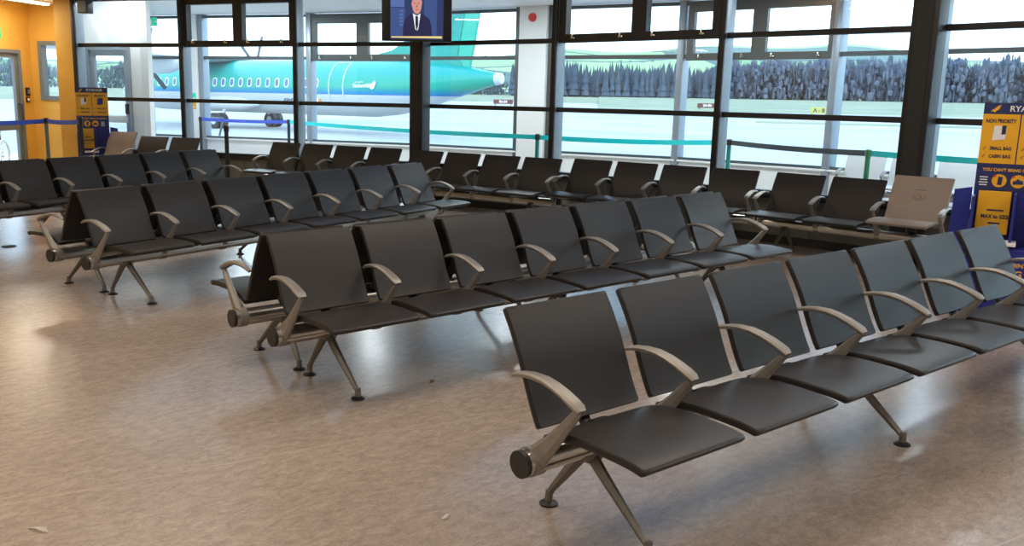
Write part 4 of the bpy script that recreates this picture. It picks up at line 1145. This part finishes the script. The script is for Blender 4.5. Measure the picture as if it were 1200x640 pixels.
        for yo in (-.22, .22):
            bm = bmesh.new(); cyl(bm, (0, s * 2.05 + yo - .14, .43), (0, s * 2.05 + yo + .14, .43), .43, .43, 28); cyl(bm, (0, s * 2.05 + yo - .15, .43), (0, s * 2.05 + yo + .15, .43), .2, .2, 20, mat=1)
            obj('wheel', mesh_from(bm, 'wheel', [M_RUB, M_PW], 40), g)
        bm = bmesh.new(); rings = []
        for x, r in ((-2.4, .1), (-1.2, .5), (0, .62), (1.6, .55), (2.8, .1)):
            rings.append([bm.verts.new((x, s * 1.25 + r * .9 * math.cos(2 * PI * k / 20), -.95 + r * .7 * math.sin(2 * PI * k / 20))) for k in range(20)])
        for A, B in zip(rings, rings[1:]):
            for k in range(20): bm.faces.new((A[k], A[(k + 1) % 20], B[(k + 1) % 20], B[k]))
        bm.faces.new(rings[0]); bm.faces.new(rings[-1]); obj('gear_fairing', mesh_from(bm, 'gear_fairing', M_PW, 40), t, (0, 0, ZAX))
    bm = bmesh.new(); cyl(bm, (10.7, 0, .3), (10.7, 0, 1.2), .09, .09, 12); g = obj('landing_gear', mesh_from(bm, 'nose_gear', M_PG, 40), t)
    for yo in (-.2, .2):
        bm = bmesh.new(); cyl(bm, (10.7, yo - .08, .25), (10.7, yo + .08, .25), .25, .25, 24); obj('wheel', mesh_from(bm, 'nose_wheel', M_RUB, 40), g)
airliner()

# ------------------------------------------------------------------ light
w = bpy.data.worlds.new('sky'); SC.world = w; w.use_nodes = True
nt = w.node_tree; nt.nodes.clear()
out = nt.nodes.new('ShaderNodeOutputWorld'); bg = nt.nodes.new('ShaderNodeBackground')
tc = nt.nodes.new('ShaderNodeTexCoord'); sx = nt.nodes.new('ShaderNodeSeparateXYZ'); nt.links.new(tc.outputs['Generated'], sx.inputs[0])
r = nt.nodes.new('ShaderNodeValToRGB')
r.color_ramp.elements[0].position = 0.0; r.color_ramp.elements[0].color = (.64, .85, 1.0, 1)
r.color_ramp.elements[1].position = .6; r.color_ramp.elements[1].color = (.22, .50, 1.0, 1)
nt.links.new(sx.outputs['Z'], r.inputs['Fac'])
ns = nt.nodes.new('ShaderNodeTexNoise'); ns.inputs['Scale'].default_value = 2.2; ns.inputs['Detail'].default_value = 5; nt.links.new(tc.outputs['Generated'], ns.inputs['Vector'])
mr = nt.nodes.new('ShaderNodeMapRange'); mr.inputs[1].default_value = .35; mr.inputs[2].default_value = .65; nt.links.new(ns.outputs['Fac'], mr.inputs[0])
mx = nt.nodes.new('ShaderNodeMix'); mx.data_type = 'RGBA'; nt.links.new(mr.outputs[0], mx.inputs[0]); nt.links.new(r.outputs['Color'], mx.inputs[6]); mx.inputs[7].default_value = (.76, .90, 1.0, 1)
nt.links.new(mx.outputs[2], bg.inputs['Color']); bg.inputs['Strength'].default_value = 2.6
nt.links.new(bg.outputs[0], out.inputs['Surface'])
sun = bpy.data.lights.new('sun', 'SUN'); sun.energy = .8; sun.angle = math.radians(3); sun.color = (1, .95, .88)
so = bpy.data.objects.new('sun', sun); link(so); so.rotation_euler = Vector((.55, .55, -.63)).to_track_quat('-Z', 'Y').to_euler()
def ceiling_area_light(x, y, sx_, sy_, e, col=(1, .87, .74), rot=0.0, z=ZH - .05):
    l = bpy.data.lights.new('ceiling_area_light', 'AREA'); l.shape = 'RECTANGLE'; l.size = sx_; l.size_y = sy_; l.energy = e; l.color = col
    o = bpy.data.objects.new('ceiling_area_light', l); o.location = (x, y, z); o.rotation_euler = (0, 0, rot); link(o)
for x, y in ((-3, 0), (1.5, -.5), (6, -.5), (-3, 4), (1.0, 3.6), (-2.5, 8), (5.2, 3.2), (2.2, 7.8), (0, 11.0)):
    ceiling_area_light(x, y, 2.4, 1.2, 40)
ceiling_area_light(3.2, 16.7, 1.2, .15, 20, (1, .88, .70), math.atan2(LD.y, LD.x), ZC - .07)
ceiling_area_light(1.2, 13.2, 1.2, .3, 22, (1, .88, .70), 0, ZC - .07)

ceiling_area_light(4.95, 16.15, .9, .15, 16, (.94, .98, 1), angB, ZCC - .03)  # added fill light without a fitting, brightens the white corridor end wall
for x, y in ((7.6, 17.2), (8.9, 14.4), (9.9, 11.4), (10.8, 8.2), (11.2, 4.8), (11.3, 1.4)):
    ceiling_area_light(x, y, 1.2, .3, 52, (.93, .97, 1), 1.2, ZCC - .03)

SC.view_settings.view_transform = 'Standard'
SC.view_settings.look = 'None'
SC.view_settings.exposure = 0.66
SC.view_settings.gamma = 1.0
SC.view_settings.use_curve_mapping = False
SC.cycles.use_denoising = True
SC.cycles.sample_clamp_indirect = 5
SC.cycles.transparent_max_bounces = 24
SC.cycles.max_bounces = 8
bpy.data.scenes.remove(TMP)
